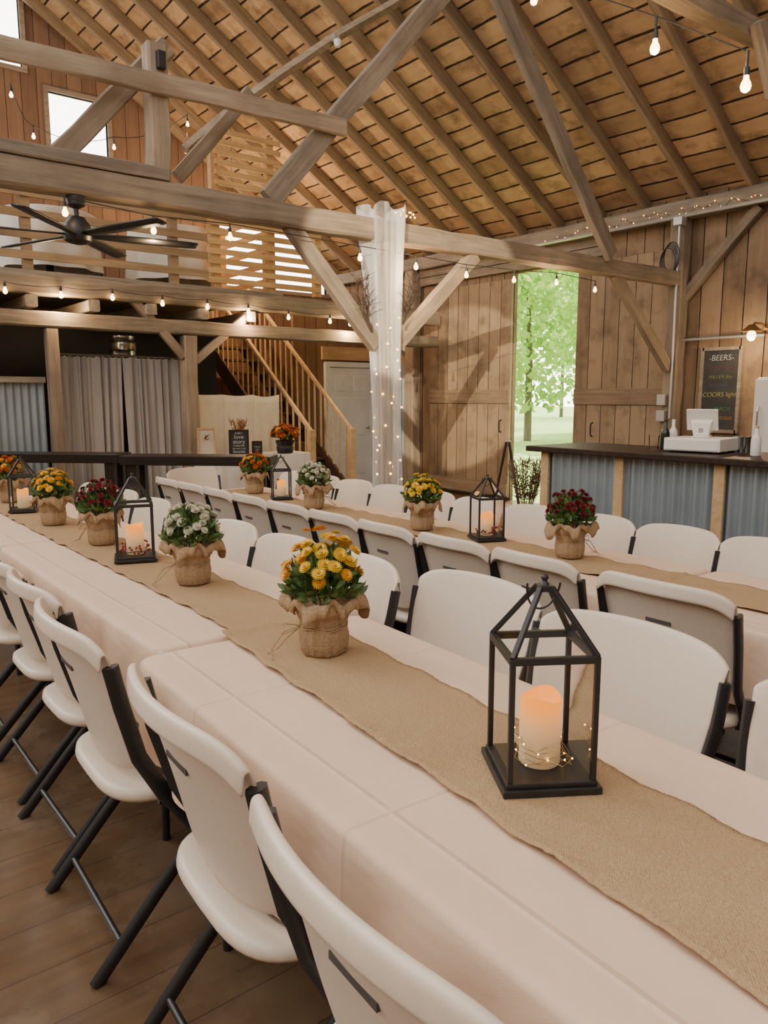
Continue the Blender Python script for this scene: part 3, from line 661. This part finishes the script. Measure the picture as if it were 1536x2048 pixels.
runner(2.60,1.56,5.1,.27,'down the left and middle tables of the far row')
# ------------------------------------------------------------------ mums in burlap
def bloom_mesh(m,daisy=0,cm=None):
    b=MB()
    spec=((18,.006,.05,.015),(16,.006,.45,.0135),(13,.005,.85,.011),(9,.003,1.2,.009)) if not daisy else ((20,.006,.02,.0165),(18,.006,.22,.0135),(14,.005,.5,.010))
    for ring_,(cnt,rr,tilt,ln) in enumerate(spec):
        for k in range(cnt):
            a=2*PI*(k+.5*ring_)/cnt; d=V((math.cos(a)*math.cos(tilt),math.sin(a)*math.cos(tilt),math.sin(tilt))); s=V((-math.sin(a),math.cos(a),0))*.0026
            p=V((math.cos(a)*rr,math.sin(a)*rr,.002*ring_)); up=V((0,0,.002))
            b.add([p-s*.5,p+s*.5,p+d*ln*.65+s,p+d*ln*.65-s,p+d*ln+up],[(0,1,2,3),(3,2,4)])
    nf=len(b.f); b.ball((0,0,.005),.0055 if daisy else .006,8,4)
    o=b.obj('bloom',m,recalc=False); me=o.data
    if cm:
        me.materials.append(cm)
        for i,pg in enumerate(me.polygons):
            if i>=nf: pg.material_index=1
    bpy.data.objects.remove(o); return me
CEN=pm('bloom_centre',(.60,.26,.012),None,60,.7)
BM={'golden':bloom_mesh(YEL,1,CEN),'orange':bloom_mesh(ORA),'maroon':bloom_mesh(RED),'cream':bloom_mesh(WHI),'yellow':bloom_mesh(LEM,1,CEN)}
def pot_parts():
    t=thing('potted_mum','','potted flower')
    def fn(a,j): return 1+(.035+.008*j)*math.sin(5*a+.4*j)*.6+.032*math.sin(11*a+.5*j)+.022*math.sin(17*a-.3*j)+.012*math.sin(29*a)
    MB().lathe([(.050,0),(.056,.005),(.060,.03),(.062,.055),(.059,.070),(.056,.077),(.062,.092),(.068,.112),(.071,.128),(.055,.132),(.02,.13)],72,fn=fn).obj('burlap_wrap',BURL2,t,smooth=70)
    rs=random.Random(21); n=120; vs=[]
    ph=[rs.uniform(0,6.28) for _ in range(8)]
    cor=((.35,1.0),(1.75,.5),(3.05,.9),(4.55,.6))
    rows=((.068,.104),(.072,.120),(.076,.135),(.081,.147),(.086,.153),(.091,.152),(.093,.143),(.092,.132))
    for j,(r,z) in enumerate(rows):
        w=(j/7)**1.3
        for k in range(n):
            a=2*PI*k/n; lobe=0
            for c0,am in cor:
                d=math.atan2(math.sin(a-c0),math.cos(a-c0)); lobe+=am*math.exp(-(d/.34)**2)
            ruf=.07*math.sin(4*a+ph[0])+.055*math.sin(7*a+ph[1])+.05*math.sin(13*a+ph[2])+.03*math.sin(23*a+ph[3])
            q=1+(ruf-.06+.24*lobe)*w
            zz=z+(-.012+.014*math.sin(6*a+ph[4])+.010*math.sin(11*a+ph[5])+.008*lobe)*w-(.030*lobe*max(0,(j-4)/3))
            vs.append((r*q*math.cos(a),r*q*math.sin(a),zz))
    MB().add(vs,[(j*n+k,j*n+(k+1)%n,(j+1)*n+(k+1)%n,(j+1)*n+k) for j in range(len(rows)-1) for k in range(n)]).obj('burlap_collar',BURL2,t,smooth=80,sol=.0016)
    b=MB()
    for z in(.072,.078): b.tube([(.0605*math.cos(2*PI*k/28),.0605*math.sin(2*PI*k/28),z+.003*math.sin(k)) for k in range(28)],.002,5,True)
    b.tube([(-.047,-.035,.076),(-.075,-.06,.05),(-.10,-.07,.02),(-.13,-.06,.004)],.0016,5); b.tube([(-.047,-.035,.076),(-.09,-.045,.06),(-.12,-.06,.012),(-.10,-.10,.004)],.0016,5); b.tube([(-.047,-.035,.076),(-.08,-.06,.085),(-.085,-.075,.06),(-.055,-.045,.07)],.0016,5)
    b.obj('twine_bow',BURL,t)
    rs=random.Random(3); b=MB()
    for i in range(440):
        th=math.acos(1-rs.random()*1.1); a=rs.uniform(0,2*PI); rr=rs.uniform(.6,1.14)
        p=V((.088*rr*math.sin(th)*math.cos(a),.088*rr*math.sin(th)*math.sin(a),.165+.10*rr*math.cos(th))); d=(p-V((0,0,.12))).normalized(); d=(d+V((rs.uniform(-.5,.5),rs.uniform(-.5,.5),rs.uniform(-.4,.4)))).normalized()
        s=d.orthogonal().normalized(); s=(Matrix.Rotation(rs.uniform(0,6),3,d)@s)*.0088; ln=.032
        b.add([p-d*ln*.4,p+s-d*.003,p+s*.7+d*ln*.35,p+d*ln*.7,p-s*.7+d*ln*.35,p-s-d*.003],[(0,1,2,3,4,5)])
    b.obj('foliage',GREEN,t,recalc=False)
    b=MB()
    for i in range(14):
        a=i*2.4; b.tube([(.02*math.cos(a),.02*math.sin(a),.12),(.06*math.cos(a),.06*math.sin(a),.21)],.0018,4)
    b.obj('stems',STEM,t); return t
pot0=pot_parts()
def blooms(t,col,n,hi=1.0,bs=1,cov=.80,loose=.13,alt=.4):
    for i in range(n):
        u=(i+.5)/n; th=math.acos(1-u*cov); a=i*2.39996+random.uniform(-.3,.3)
        d=V((math.sin(th)*math.cos(a),math.sin(th)*math.sin(a),math.cos(th))); q=random.uniform(1-loose,1+loose)
        c_=col
        if col=='golden' and random.random()<alt: c_='yellow'
        if col=='orange' and random.random()<.22: c_='golden'
        o=bpy.data.objects.new('bloom',BM[c_]); COL.objects.link(o); o.parent=t
        o.location=(d.x*.095*q,d.y*.095*q,.17+d.z*.108*q*hi)
        nd=(d+V((0,0,.4))+V((random.uniform(-.3,.3),random.uniform(-.3,.3),0))).normalized(); o.rotation_euler=nd.to_track_quat('Z','Y').to_euler(); s=random.uniform(.75,1.08)*bs; o.scale=(s,s,s)
def pot(px_,py_,col,label,sc=1,n=44,hi=1.0,bs=.95,cov=.8,loose=.13,alt=.4,rot=None):
    p=PZ(px_,py_,.752)+FH*.05*sc; p.z=.754
    t=copy_tree(pot0); t.location=p; t.rotation_euler=(0,0,random.uniform(0,6.28) if rot is None else rot); t.scale=(sc,)*3; t['label']=label; t['category']='potted flower'; t['group']='potted mums in burlap'
    blooms(t,col,n,hi,bs,cov,loose,alt); return t
pot(645,1318,'golden','burlap-wrapped pot of golden orange mums nearest the camera',1.06,46,1.22,.95,.76,.2,.62,-.95)
pot(380,1173,'cream','burlap-wrapped pot of white mums on the front table row beside a lantern',1.04,rot=-.8)
pot(197,1092,'maroon','burlap-wrapped pot of dark red mums on the front table row left of a lantern',1.04)
pot(100,1052,'golden','burlap-wrapped pot of golden mums on the front table row right of the far left lantern',1.04)
pot(15,1006,'orange','burlap-wrapped pot of orange mums at the left edge of the photo',1.04)
pot(1145,1119,'maroon','burlap-wrapped pot of dark red mums on the far table row in front of the bar',1.0)
pot(845,1062,'yellow','burlap-wrapped pot of yellow mums on the far table row left of a lantern',1.0)
pot(627,1019,'cream','burlap-wrapped pot of white mums on the far table row',1.0)
pot(508,988,'orange','burlap-wrapped pot of orange mums at the far left end of the far table row',1.0)
# ------------------------------------------------------------------ lanterns
def lantern_parts():
    t=thing('lantern','','lantern'); a=.074; z0=.022; z1=.245
    MB().ext((-.088,-.088,0),(.088,.088,.013)).ext((-.081,-.081,.013),(.081,.081,z0)).obj('base',BLACK,t,bev=.002)
    b=MB()
    for x in(-1,1):
        for y in(-1,1): b.ext((x*a-.0048,y*a-.0048,z0),(x*a+.0048,y*a+.0048,z1))
    for s in(-1,1):
        b.ext((-a,s*a-.0055,z1-.011),(a,s*a+.0055,z1+.002)); b.ext((s*a-.0055,-a,z1-.011),(s*a+.0055,a,z1+.002))
    b.obj('frame',BLACK,t,bev=.0012)
    b=MB(); q=.010; zt=.352
    for x in(-1,1):
        for y in(-1,1): b.bar((x*a,y*a,z1),(x*q,y*q,zt),.009,.009)
    b.ext((-q-.004,-q-.004,zt-.008),(q+.004,q+.004,zt+.003)); b.obj('roof_frame',BLACK,t,bev=.0012)
    b=MB()
    for k in range(4):
        c,s=((1,0),(0,1),(-1,0),(0,-1))[k]; X=V((c,s,0));Y=V((-s,c,0)); b.add([X*a-Y*a+V((0,0,z1)),X*a+Y*a+V((0,0,z1)),X*q+Y*q+V((0,0,zt)),X*q-Y*q+V((0,0,zt))],[(0,1,2,3)])
    b.obj('roof_glass',GLASS,t)
    for k in range(4):
        c,s=((1,0),(0,1),(-1,0),(0,-1))[k]; X=V((c,s,0));Y=V((-s,c,0)); MB().add([X*a-Y*a+V((0,0,z0)),X*a+Y*a+V((0,0,z0)),X*a+Y*a+V((0,0,z1)),X*a-Y*a+V((0,0,z1))],[(0,1,2,3)]).obj('glass_pane',GLASS,t)
    b=MB().lathe([(.009,zt+.002),(.006,zt+.007),(.0045,zt+.010),(.007,zt+.015),(.006,zt+.019),(.002,zt+.022)],12)
    b.tube([(.030*math.cos(PI*k/14),.004+.02*math.sin(PI*k/14),zt+.004-.052*math.sin(PI*k/14)) for k in range(15)],.002,6); b.obj('ring_handle',BLACK,t,smooth=50)
    return t
lt0=lantern_parts(); lu=[0]
def lantern(px_,py_,label,short,sc,rot,deco):
    p=PZ(px_,py_,.752); p.z=.756
    t=lt0 if not lu[0] else copy_tree(lt0); lu[0]=1
    t.location=p; t.rotation_euler=(0,0,rot); t.scale=(sc,)*3; t['label']=label; t['category']='lantern'; t['group']='black candle lanterns'
    fz=p.z+.023*sc
    c=thing('pillar_candle','glowing ivory pillar candle inside the '+short,'candle',(p.x,p.y,fz)); c.scale=(sc,)*3
    pr=[(.035,0),(.0375,.004),(.0375,.122)]; n=32; vs=[(r*math.cos(2*PI*k/n),r*math.sin(2*PI*k/n),z+(.006*math.sin(2*PI*k/n*2+1) if z>.1 else 0)) for r,z in pr+[(.035,.128),(.029,.118),(.012,.100)] for k in range(n)]
    MB().add(vs,[(j*n+k,j*n+(k+1)%n,(j+1)*n+(k+1)%n,(j+1)*n+k) for j in range(5) for k in range(n)]+[tuple(range(n-1,-1,-1)),tuple(5*n+k for k in range(n))]).obj('wax',CANDLE,c,smooth=50)
    rs=random.Random(px_)
    if deco=='fairy':
        f=thing('fairy_lights','tiny fairy light wire coiled around the candle in the '+short,'string lights',(p.x,p.y,fz)); f.scale=(sc,)*3; pts=[]
        for i in range(72):
            a=i*.42; r=.050+.012*math.sin(i*1.7); pts.append((r*math.cos(a),r*math.sin(a),.004+.045*abs(math.sin(i*.23))+.008*abs(math.sin(i*2.1))))
        MB().tube(pts,.0006,4).obj('wire',WIRE,f)
        for q in pts[::4]:
            o=bead.copy(); COL.objects.link(o); o.parent=f; o.location=q; o.scale=(.20,)*3
    elif deco=='berry':
        f=thing('berry_garland','red berry sprig curled around the candle in the '+short,'garland',(p.x,p.y,fz)); f.scale=(sc,)*3; pts=[(.056*math.cos(i*.4),.056*math.sin(i*.4),.008+.012*abs(math.sin(i))) for i in range(16)]
        MB().tube(pts,.0018,5,True).obj('vine',DRY,f)
        for i in range(34):
            a=rs.uniform(0,6.28); r=rs.uniform(.046,.064); MB().ball((r*math.cos(a),r*math.sin(a),rs.uniform(.006,.05)),.0055,7,5).obj('berry',BERRY,f,smooth=60)
lantern(1077,1549,'large black lantern nearest the camera','large nearest lantern',1.0,R(-33),'fairy')
lantern(272,1119,'black lantern between the white and dark red mums on the front row','lantern beside the dark red mums',.98,R(-20),'berry')
lantern(48,1023,'black lantern at the far left of the front row','far left lantern',.88,R(-20),'')
lantern(973,1079,'black lantern in front of the bar on the far row','lantern in front of the bar',.84,R(-25),'berry')
lantern(563,998,'black lantern at the left end of the far row','lantern by the stairs',.80,R(-25),'')
# ------------------------------------------------------------------ dark trestle tables at the back
zt=.90
for i,(pa,pb) in enumerate((((-70,907),(235,909)),((238,912),(540,914)))):
    a=PZ(*pa,zt); b_=PZ(*pb,zt); d=b_-a; ln=d.length; rot=math.atan2(d.y,d.x)
    t=thing('trestle_table','long dark stained wooden serving table, '+('left one in front of the grey curtain' if i==0 else 'right one beside the cream screen'),'table',((a.x+b_.x)/2,(a.y+b_.y)/2,0),rot)
    MB().ext((-ln/2,0,zt-.085),(ln/2,.32,zt)).obj('tabletop',BENCHW,t,bev=.006)
    for sx in(-1,1):
        for yy in(.06,.26): MB().ext((sx*(ln/2-.1)-.045,yy-.035,0),(sx*(ln/2-.1)+.045,yy+.035,zt-.085)).obj('leg',BENCHW,t)
# display table
tx0,tx1=LY(400,8.1,.76),LY(616,8.0,.76)
t=thing('display_table','small table under white cloth beside the stairs','table',((tx0+tx1)/2,8.1,0)); hx=(tx1-tx0)/2; b=MB(); pts=[]
n=120
for k in range(n):
    a=2*PI*k/n; c,s=math.cos(a),math.sin(a); pts.append((hx*math.copysign(abs(c)**.3,c),.24*math.copysign(abs(s)**.3,s)))
vs=[(x*q*(1+am*.015*math.sin(k*1.1)),y*q*(1+am*.04*math.sin(k*1.1)),z) for q,z,am in((.98,.76,0),(1,.75,0),(1.01,.5,.7),(1.02,.04,1)) for k,(x,y) in enumerate(pts)]
b.add(vs,[(j*n+k,j*n+(k+1)%n,(j+1)*n+(k+1)%n,(j+1)*n+k) for j in range(3) for k in range(n)]+[tuple(range(n))]).obj('cloth',WCLOTH,t,smooth=50)
for sx in(-1,1): MB().ext((sx*(hx-.1)-.02,-.16,0),(sx*(hx-.1)+.02,.16,.74)).obj('leg',DARKW,t)
YS=8.05
def at_t(px_,y=YS): return V((LY(px_,y,.85),y,.762))
def sign(px_,w,h,label,lines,rot,fm,bm):
    t=thing('framed_sign',label,'sign',at_t(px_),rot); MB().ext((-w/2,-.01,0),(w/2,.01,h)).obj('board',bm,t)
    f=MB().ext((-w/2-.015,-.018,0),(-w/2+.005,.012,h+.015)).ext((w/2-.005,-.018,0),(w/2+.015,.012,h+.015)).ext((-w/2,-.018,-.0),(w/2,.012,.02)).ext((-w/2,-.018,h-.005),(w/2,.012,h+.015)); f.obj('frame',fm,t)
    xd_=V((math.cos(rot),math.sin(rot),0)); nv=V((math.sin(rot),-math.cos(rot),0))
    for s,sz,zz in lines: text('lettering',s,sz,V(t.location)+nv*.013+V((0,0,zz)),xd_,(0,0,1),IW,t)
    return t
sign(478,.20,.28,'dark wooden sign with white love story lettering on the display table',(('EVERY',.032,.252),('love',.066,.21),('story',.066,.154),('is beautiful',.03,.11),('but ours is my',.026,.077),('favorite',.045,.04)),R(-20),DARKW,SLATE)
sign(514,.09,.14,'small dark sign right of the love story sign',(('THANK',.022,.085),('YOU',.022,.055)),R(-20),DARKW,SLATE)
sign(413,.17,.31,'pale wood framed board leaning at left of the display table',(),R(-10),PINE,LINEN)
def dried(px_,y,h,label,n,z0=.762,m=DRY,base=None,sp=.5,bs=1):
    p=V((LY(px_,y,z0+.1),y,z0)); t=thing('dried_arrangement',label,'dried flowers',p)
    if base: MB().lathe([(.03*bs,0),(.045*bs,.02*bs),(.05*bs,.08*bs),(.035*bs,.14*bs),(.03*bs,.16*bs),(.02*bs,.16*bs)],16).obj('vase',base,t,smooth=50)
    for i in range(n):
        a=random.uniform(0,6.28); d=V((math.cos(a)*random.uniform(.1,sp),math.sin(a)*random.uniform(.1,sp),1)).normalized(); q=[V((0,0,.08*bs))+d*(h*k/4)+V((random.uniform(-.01,.01),random.uniform(-.01,.01),-.01*k*k*sp*.4)) for k in range(5)]
        b=MB().tube(q,.0022,4)
        for k in range(18):
            u=random.uniform(.45,1); c=q[0].lerp(q[-1],u); e=c+V((random.uniform(-.05,.05),random.uniform(-.05,.05),random.uniform(.0,.06))); b.tube([c,e],[.0045,.001],4)
        b.obj('stalk',m,t)
TAN=pm('dried_orange_stalks',(.35,.16,.06),(.2,.1,.05),20,.9)
dried(475,8.2,.36,'tall dried orange arrangement behind the love story sign',12,.762,TAN,DARKW)
dried(404,8.1,.2,'small dried arrangement at the left of the display table',8,.762,TAN,DARKW)
t=copy_tree(pot0); p=at_t(570,7.98); t.location=p; t.scale=(1.6,1.6,1.2); T(t,'large black pot of bright orange mums on the display table by the stairs','potted flower','potted mums in burlap'); blooms(t,'orange',70,1,1.15,1.0)
for c in list(t.children):
    if c.name.startswith(('burlap_collar','twine')): bpy.data.objects.remove(c)
    elif c.name.startswith('burlap_wrap'): c.data=c.data.copy(); c.data.materials[0]=BLACK; c.name='planter'
# ------------------------------------------------------------------ bar
XB=4.5; YB=LX(1088,XB,.9); YE=.4
t=thing('bar_counter','corrugated metal fronted bar counter with dark wood top','bar',(XB,YB,0))
MB().ext((-.10,-(YB-YE),1.035),(.62,.10,1.075)).obj('countertop',DARKW,t,bev=.006)
corr(MB(),(0,0,0),(0,-(YB-YE),0),.06,1.03,.017,.075).obj('metal_front',STEEL,t,smooth=60)
corr(MB(),(.0,.0,0),(.5,.0,0),.06,1.03,.017,.075).obj('metal_end',STEEL,t,smooth=60)
for px_ in(1092,1240,1440,1650):
    y=LX(px_,XB-.02,.9)-YB; MB().ext((-.041,y-.035,0),(-.018,y+.035,1.03)).obj('batten',PINE,t,bev=.003)
MB().ext((-.038,-(YB-YE),0),(-.018,0,.09)).obj('kick_board',PINE,t)
MB().ext((.05,-(YB-YE),0),(.45,-.02,.06)).obj('plinth',DARKW,t)
ZB=1.076
def bp_(px_,x): return V((x,LX(px_,x,1.15),ZB))
p=bp_(1402,4.80); t=thing('cash_drawer','white cash drawer box on the bar counter','cash drawer',p,R(8)); t.scale=(.85,.85,.9)
MB().ext((-.19,-.215,.012),(.19,.215,.105)).obj('body',WHITE2,t,bev=.006); MB().ext((-.196,-.20,.02),(-.188,.20,.095)).obj('drawer_front',WHITE2,t,bev=.003)
for sx in(-.15,.15):
    for sy in(-.17,.17): MB().box((sx,sy,.006),(.03,.03,.013)).obj('foot',SLOT,t)
p2=V(p)+V((0,0,.096)); t=thing('point_of_sale_stand','white tablet checkout stand on the white cash drawer','tablet stand',p2,R(20)); t.scale=(.78,)*3
MB().ext((-.06,-.07,0),(.08,.07,.012)).obj('foot_plate',WHITE2,t,bev=.004)
MB().add([(.05,-.06,.012),(.05,.06,.012),(-.04,.06,.012),(-.04,-.06,.012),(.02,-.09,.16),(.02,.09,.16),(-.04,.08,.12),(-.04,-.08,.12)],[(0,1,2,3),(4,5,6,7),(0,1,5,4),(1,2,6,5),(2,3,7,6),(3,0,4,7)]).obj('neck',WHITE2,t,bev=.006)
b=MB().bar((.05,0,.06),(-.03,0,.235),.25,.02); b.obj('tablet_shell',WHITE2,t,bev=.004)
b=MB()
for y0_,y1_,z0_,z1_ in((-.016,.016,.071,.074),(-.016,.016,.044,.047),(-.016,-.013,.044,.074),(.013,.016,.044,.074),(-.004,.004,.055,.063)): b.ext((-.0435,y0_,z0_),(-.0395,y1_,z1_))
b.obj('square_mark',SLOT,t)
def bottle(px_,x,m,h,r,label,cap=None,nm='bottle'):
    t=thing(nm,label,nm,bp_(px_,x)); MB().lathe([(r*.9,0),(r,.01),(r,h*.55),(r*.8,h*.66),(r*.38,h*.75),(r*.36,h*.95),(r*.3,h*.96)],18).obj('body',m,t,smooth=50); MB().lathe([(r*.42,h*.94),(r*.42,h),(r*.3,h+.004)],12).obj('cap',cap or SLOT,t)
DGL=pm('dark_bottle_glass',(.01,.02,.015),None,5,.15)
bottle(1330,4.85,DGL,.20,.03,'dark glass bottle left of the cash drawer'); bottle(1346,4.95,WHITE2,.20,.03,'white pump bottle left of the cash drawer',WHITE2)
bottle(1512,4.75,WHITE2,.18,.03,'white bottle with pale cap at the right end of the bar',PINE)
t=thing('drinking_glass','clear drinking glass left of the dark bottle on the bar','glass',bp_(1308,4.75)); MB().lathe([(.03,0),(.036,.10),(.034,.10),(.028,.006)],16).obj('tumbler',GLASS,t,smooth=50)
for i,px_ in enumerate((1472,1483,1494)):
    t=thing('steel_cup',f'steel bar cup right of the cash drawer, {ORD[i]} from the drawer','cup',bp_(px_,5.0)); MB().lathe([(.022,0),(.026,.10),(.028,.102),(.026,.10),(.018,.02)],16).obj('body',CHROME,t,smooth=50)
mz0=PX(1440,862,W-.03).z; mz1=PX(1440,698,W-.03).z; my1=LX(1403,W-.03,1.5); my0=LX(1478,W-.03,1.5); mh=mz1-mz0; mwid=my1-my0
t=thing('menu_chalkboard','black chalkboard beer menu with a weathered frame on the bar wall','menu board',(W-.03,(my0+my1)/2,mz0))
MB().ext((-.01,-mwid/2,0),(.02,mwid/2,mh)).obj('board',SLATE,t)
f=MB()
for a_,c_ in(((-.025,-mwid/2-.02,-.02),(.02,-mwid/2+.015,mh+.02)),((-.025,mwid/2-.015,-.02),(.02,mwid/2+.02,mh+.02)),((-.025,-mwid/2,-.02),(.02,mwid/2,.015)),((-.025,-mwid/2,mh-.015),(.02,mwid/2,mh+.02))): f.ext(a_,c_)
f.obj('frame',GREY,t)
for s,sz,fz,m,dx in(('-BEERS-',.085,.89,IW,0),('BUSCH light',.055,.77,IP,0),('MILLER lite',.057,.66,IY2,0),('BUD light',.055,.56,IB,.01),('COORS light',.070,.445,IY,0),('BUSCH',.055,.27,IG,-.04),('BUDWEISER',.055,.16,IO,-.01)):
    text('lettering',s,sz,(W-.045,(my0+my1)/2+dx,mz0+mh*fz),(0,-1,0),(0,0,1),m,t,'CENTER',1)
pc=W-.25
t=thing('electrical_conduit','grey conduit with junction boxes running down the wall post','conduit',(pc,TB-.06,0))
MB().tube([(0,0,1.2),(0,0,3.3)],.014,8).obj('pipe',CONDUIT,t,smooth=50)
for px_,py_ in((1333,800),(1333,832)):
    q=PX(px_,py_,pc); MB().box((.0,.10,q.z),(.06,.1,.12)).obj('junction_box',CONDUIT,t,bev=.006)
q0=PX(1352,690,W-.08); q1=PX(1530,658,W-.08)
MB().tube([(q0.x-pc,q0.y-TB+.06,1.9),(q0.x-pc,q0.y-TB+.06,q0.z-.02),(q0.x-pc,q0.y-.1-TB+.06,q0.z+.05),(q1.x-pc,q1.y-TB+.06,q0.z+.05)],.016,8).obj('pipe',CONDUIT,t,smooth=50)
MB().box((0,0,3.28),(.10,.10,.09)).obj('junction_box',CONDUIT,t,bev=.006)
t=thing('cable_coil','coil of dark cable hung on the wall post','cable',PX(1343,515,pc-.03))
for i in range(4): MB().tube([(-.01*i,.09*math.cos(2*PI*k/24)+.01*i,.16*math.sin(2*PI*k/24)-.02*i) for k in range(24)],.006,5,True).obj('loop',BLACK,t)
q=PX(1503,668,W-.35); t=thing('wall_lamp','brass caged wall lamp on the bar wall','wall lamp',(W-.03,q.y,q.z+.05)); BR=pm('aged_brass',(.55,.36,.14),None,10,.35,.9)
MB().lathe([(.06,0),(.06,.02),(.03,.03)],16).obj('backplate',BR,t); MB().tube([(0,0,.0),(-.12,0,.06),(-.26,0,.06),(-.32,0,.02)],.012,8).obj('arm',BR,t,smooth=50)
MB().lathe([(.03,.05),(.05,.03),(.09,-.005),(.095,-.015),(.08,-.01),(.03,.02)],20,(-.32,0,-.01)).obj('shade',BR,t,smooth=50); MB().ball((-.32,0,-.065),.045,14,8,(1,1,1.2)).obj('globe',emit('lamp_globe',(1,.8,.5),6),t,smooth=60)
ld=bpy.data.lights.new('lamp','POINT'); ld.energy=18; ld.color=(1,.70,.38); ld.shadow_soft_size=.05; lo=bpy.data.objects.new('wall_lamp_light',ld); COL.objects.link(lo); lo.location=(W-.38,q.y,q.z-.12)
y0=LX(1522,7.5,1.3); t=thing('white_fridge','tall white fridge behind the right end of the bar','fridge',(7.65,y0-.35,0)); MB().ext((-.28,-.35,.05),(.3,.35,1.62)).obj('body',WHITE2,t,bev=.015); MB().ext((-.32,-.345,.1),(-.285,.345,1.6)).obj('door',WHITE2,t,bev=.01); MB().tube([(-.35,.28,.8),(-.37,.28,.85),(-.37,.28,1.3),(-.35,.28,1.35)],.01,6).obj('handle',CHROME,t)
# doorway props
q=V((7.2,LX(1014,7.2,.4),0)); t=thing('sandwich_board','dark framed sandwich board sign standing edge-on in the barn doorway','sign',q,R(-48))
for s in(-1,1):
    b=MB(); lo_=[(s*.17,-.22,0),(s*.17,.22,0),(s*.02,.22,.86),(s*.02,-.22,.86)]
    b.bar(lo_[0],lo_[3],.03,.05).bar(lo_[1],lo_[2],.03,.05).bar(lo_[2],lo_[3],.03,.05).bar((s*.13,-.22,.22),(s*.13,.22,.22),.03,.05); b.obj('frame',DARKW,t)
    MB().add([V(lo_[0]).lerp(V(lo_[3]),.25),V(lo_[1]).lerp(V(lo_[2]),.25),lo_[2],lo_[3]],[(0,1,2,3)]).obj('board',SLATE if s<0 else WHITE2,t,sol=.01)
dried(1050,4.9,.72,'tall brown dried grass arrangement in a vase on the floor by the bar',46,0,BROWN,DARKW,.36,1.8)
t=copy_tree(pot0); t.location=(5.75,LX(1082,5.75,.2),0); t.scale=(1.2,1.2,1.05); T(t,'orange mums on the floor at the left end of the bar','potted flower','potted mums in burlap'); blooms(t,'orange',46,1,1.1,1)
for c in list(pot0.children): bpy.data.objects.remove(c)
bpy.data.objects.remove(pot0)
# ------------------------------------------------------------------ outdoors
S(MB().ext((W+.06,-30,-.12),(90,90,-.06)).obj('ground',LAWN))
def tree(x,y,h,r,label,n=2600):
    t=thing('leafy_tree',label,'tree',(x,y,-.06)); MB().tube([(0,0,0),(.05,.05,h*.3),(-.05,.1,h*.6)],[.13,.11,.05],10).obj('trunk',BARK,t,smooth=60)
    b=MB()
    for i in range(n):
        d=V((random.gauss(0,1),random.gauss(0,1),random.gauss(0,1))).normalized()*random.random()**.42
        p=V((d.x*r,d.y*r,h*.56+d.z*h*.46)); q=V((random.gauss(0,1),random.gauss(0,1),random.gauss(0,1))).normalized(); s=q.orthogonal().normalized(); u=q.cross(s); z=random.uniform(.18,.38)
        b.add([p-s*z*.5,p+u*z*.35,p+s*z*.6,p-u*z*.35],[(0,1,2,3)])
    b.obj('crown',LEAF,t,recalc=False)
tree(20,17.4,9,3.6,'nearest leafy green tree seen through the open barn doorway',5200); tree(27,18.5,10.5,3.3,'farther right green tree beyond the barn doorway',4200); tree(27,27.5,10.5,4.3,'farther left green tree beyond the barn doorway',4200); tree(45,36,14,8,'wide green tree far beyond the doorway',6500)
# ------------------------------------------------------------------ light
wd=bpy.data.worlds.new('World'); SC.world=wd; wd.use_nodes=True; nt=wd.node_tree; bg=nt.nodes['Background']
tc=nt.nodes.new('ShaderNodeTexCoord'); dt=nt.nodes.new('ShaderNodeVectorMath'); dt.operation='DOT_PRODUCT'; dt.inputs[1].default_value=V((.40,.90,.18)).normalized()
nt.links.new(tc.outputs['Generated'],dt.inputs[0]); mr=nt.nodes.new('ShaderNodeMapRange'); mr.interpolation_type='SMOOTHSTEP'
for i,v in((1,.35),(2,.92),(3,2.35),(4,9.5)): mr.inputs[i].default_value=v
nt.links.new(dt.outputs['Value'],mr.inputs[0]); nt.links.new(mr.outputs[0],bg.inputs[1]); bg.inputs[0].default_value=(1.0,.945,.875,1)
sd=bpy.data.lights.new('sun','SUN'); sd.energy=13; sd.angle=R(1); sd.color=(1,.95,.85); so=bpy.data.objects.new('sun',sd); COL.objects.link(so); so.rotation_euler=V((-.45,-.2,-.87)).to_track_quat('-Z','Y').to_euler()
# added spot imitating low sun, past right knee brace onto left sliding door
sp=bpy.data.lights.new('sun_shaft_spot','SPOT'); sp.energy=12000; sp.color=(1,.82,.56); sp.spot_size=R(8.5); sp.spot_blend=.15; sp.shadow_soft_size=.03
so=bpy.data.objects.new('sun_shaft_spot',sp); COL.objects.link(so); so.location=(-3.9,-2.8,3.95); so.rotation_euler=(V((7.9,8.3,1.55))-V(so.location)).to_track_quat('-Z','Y').to_euler()
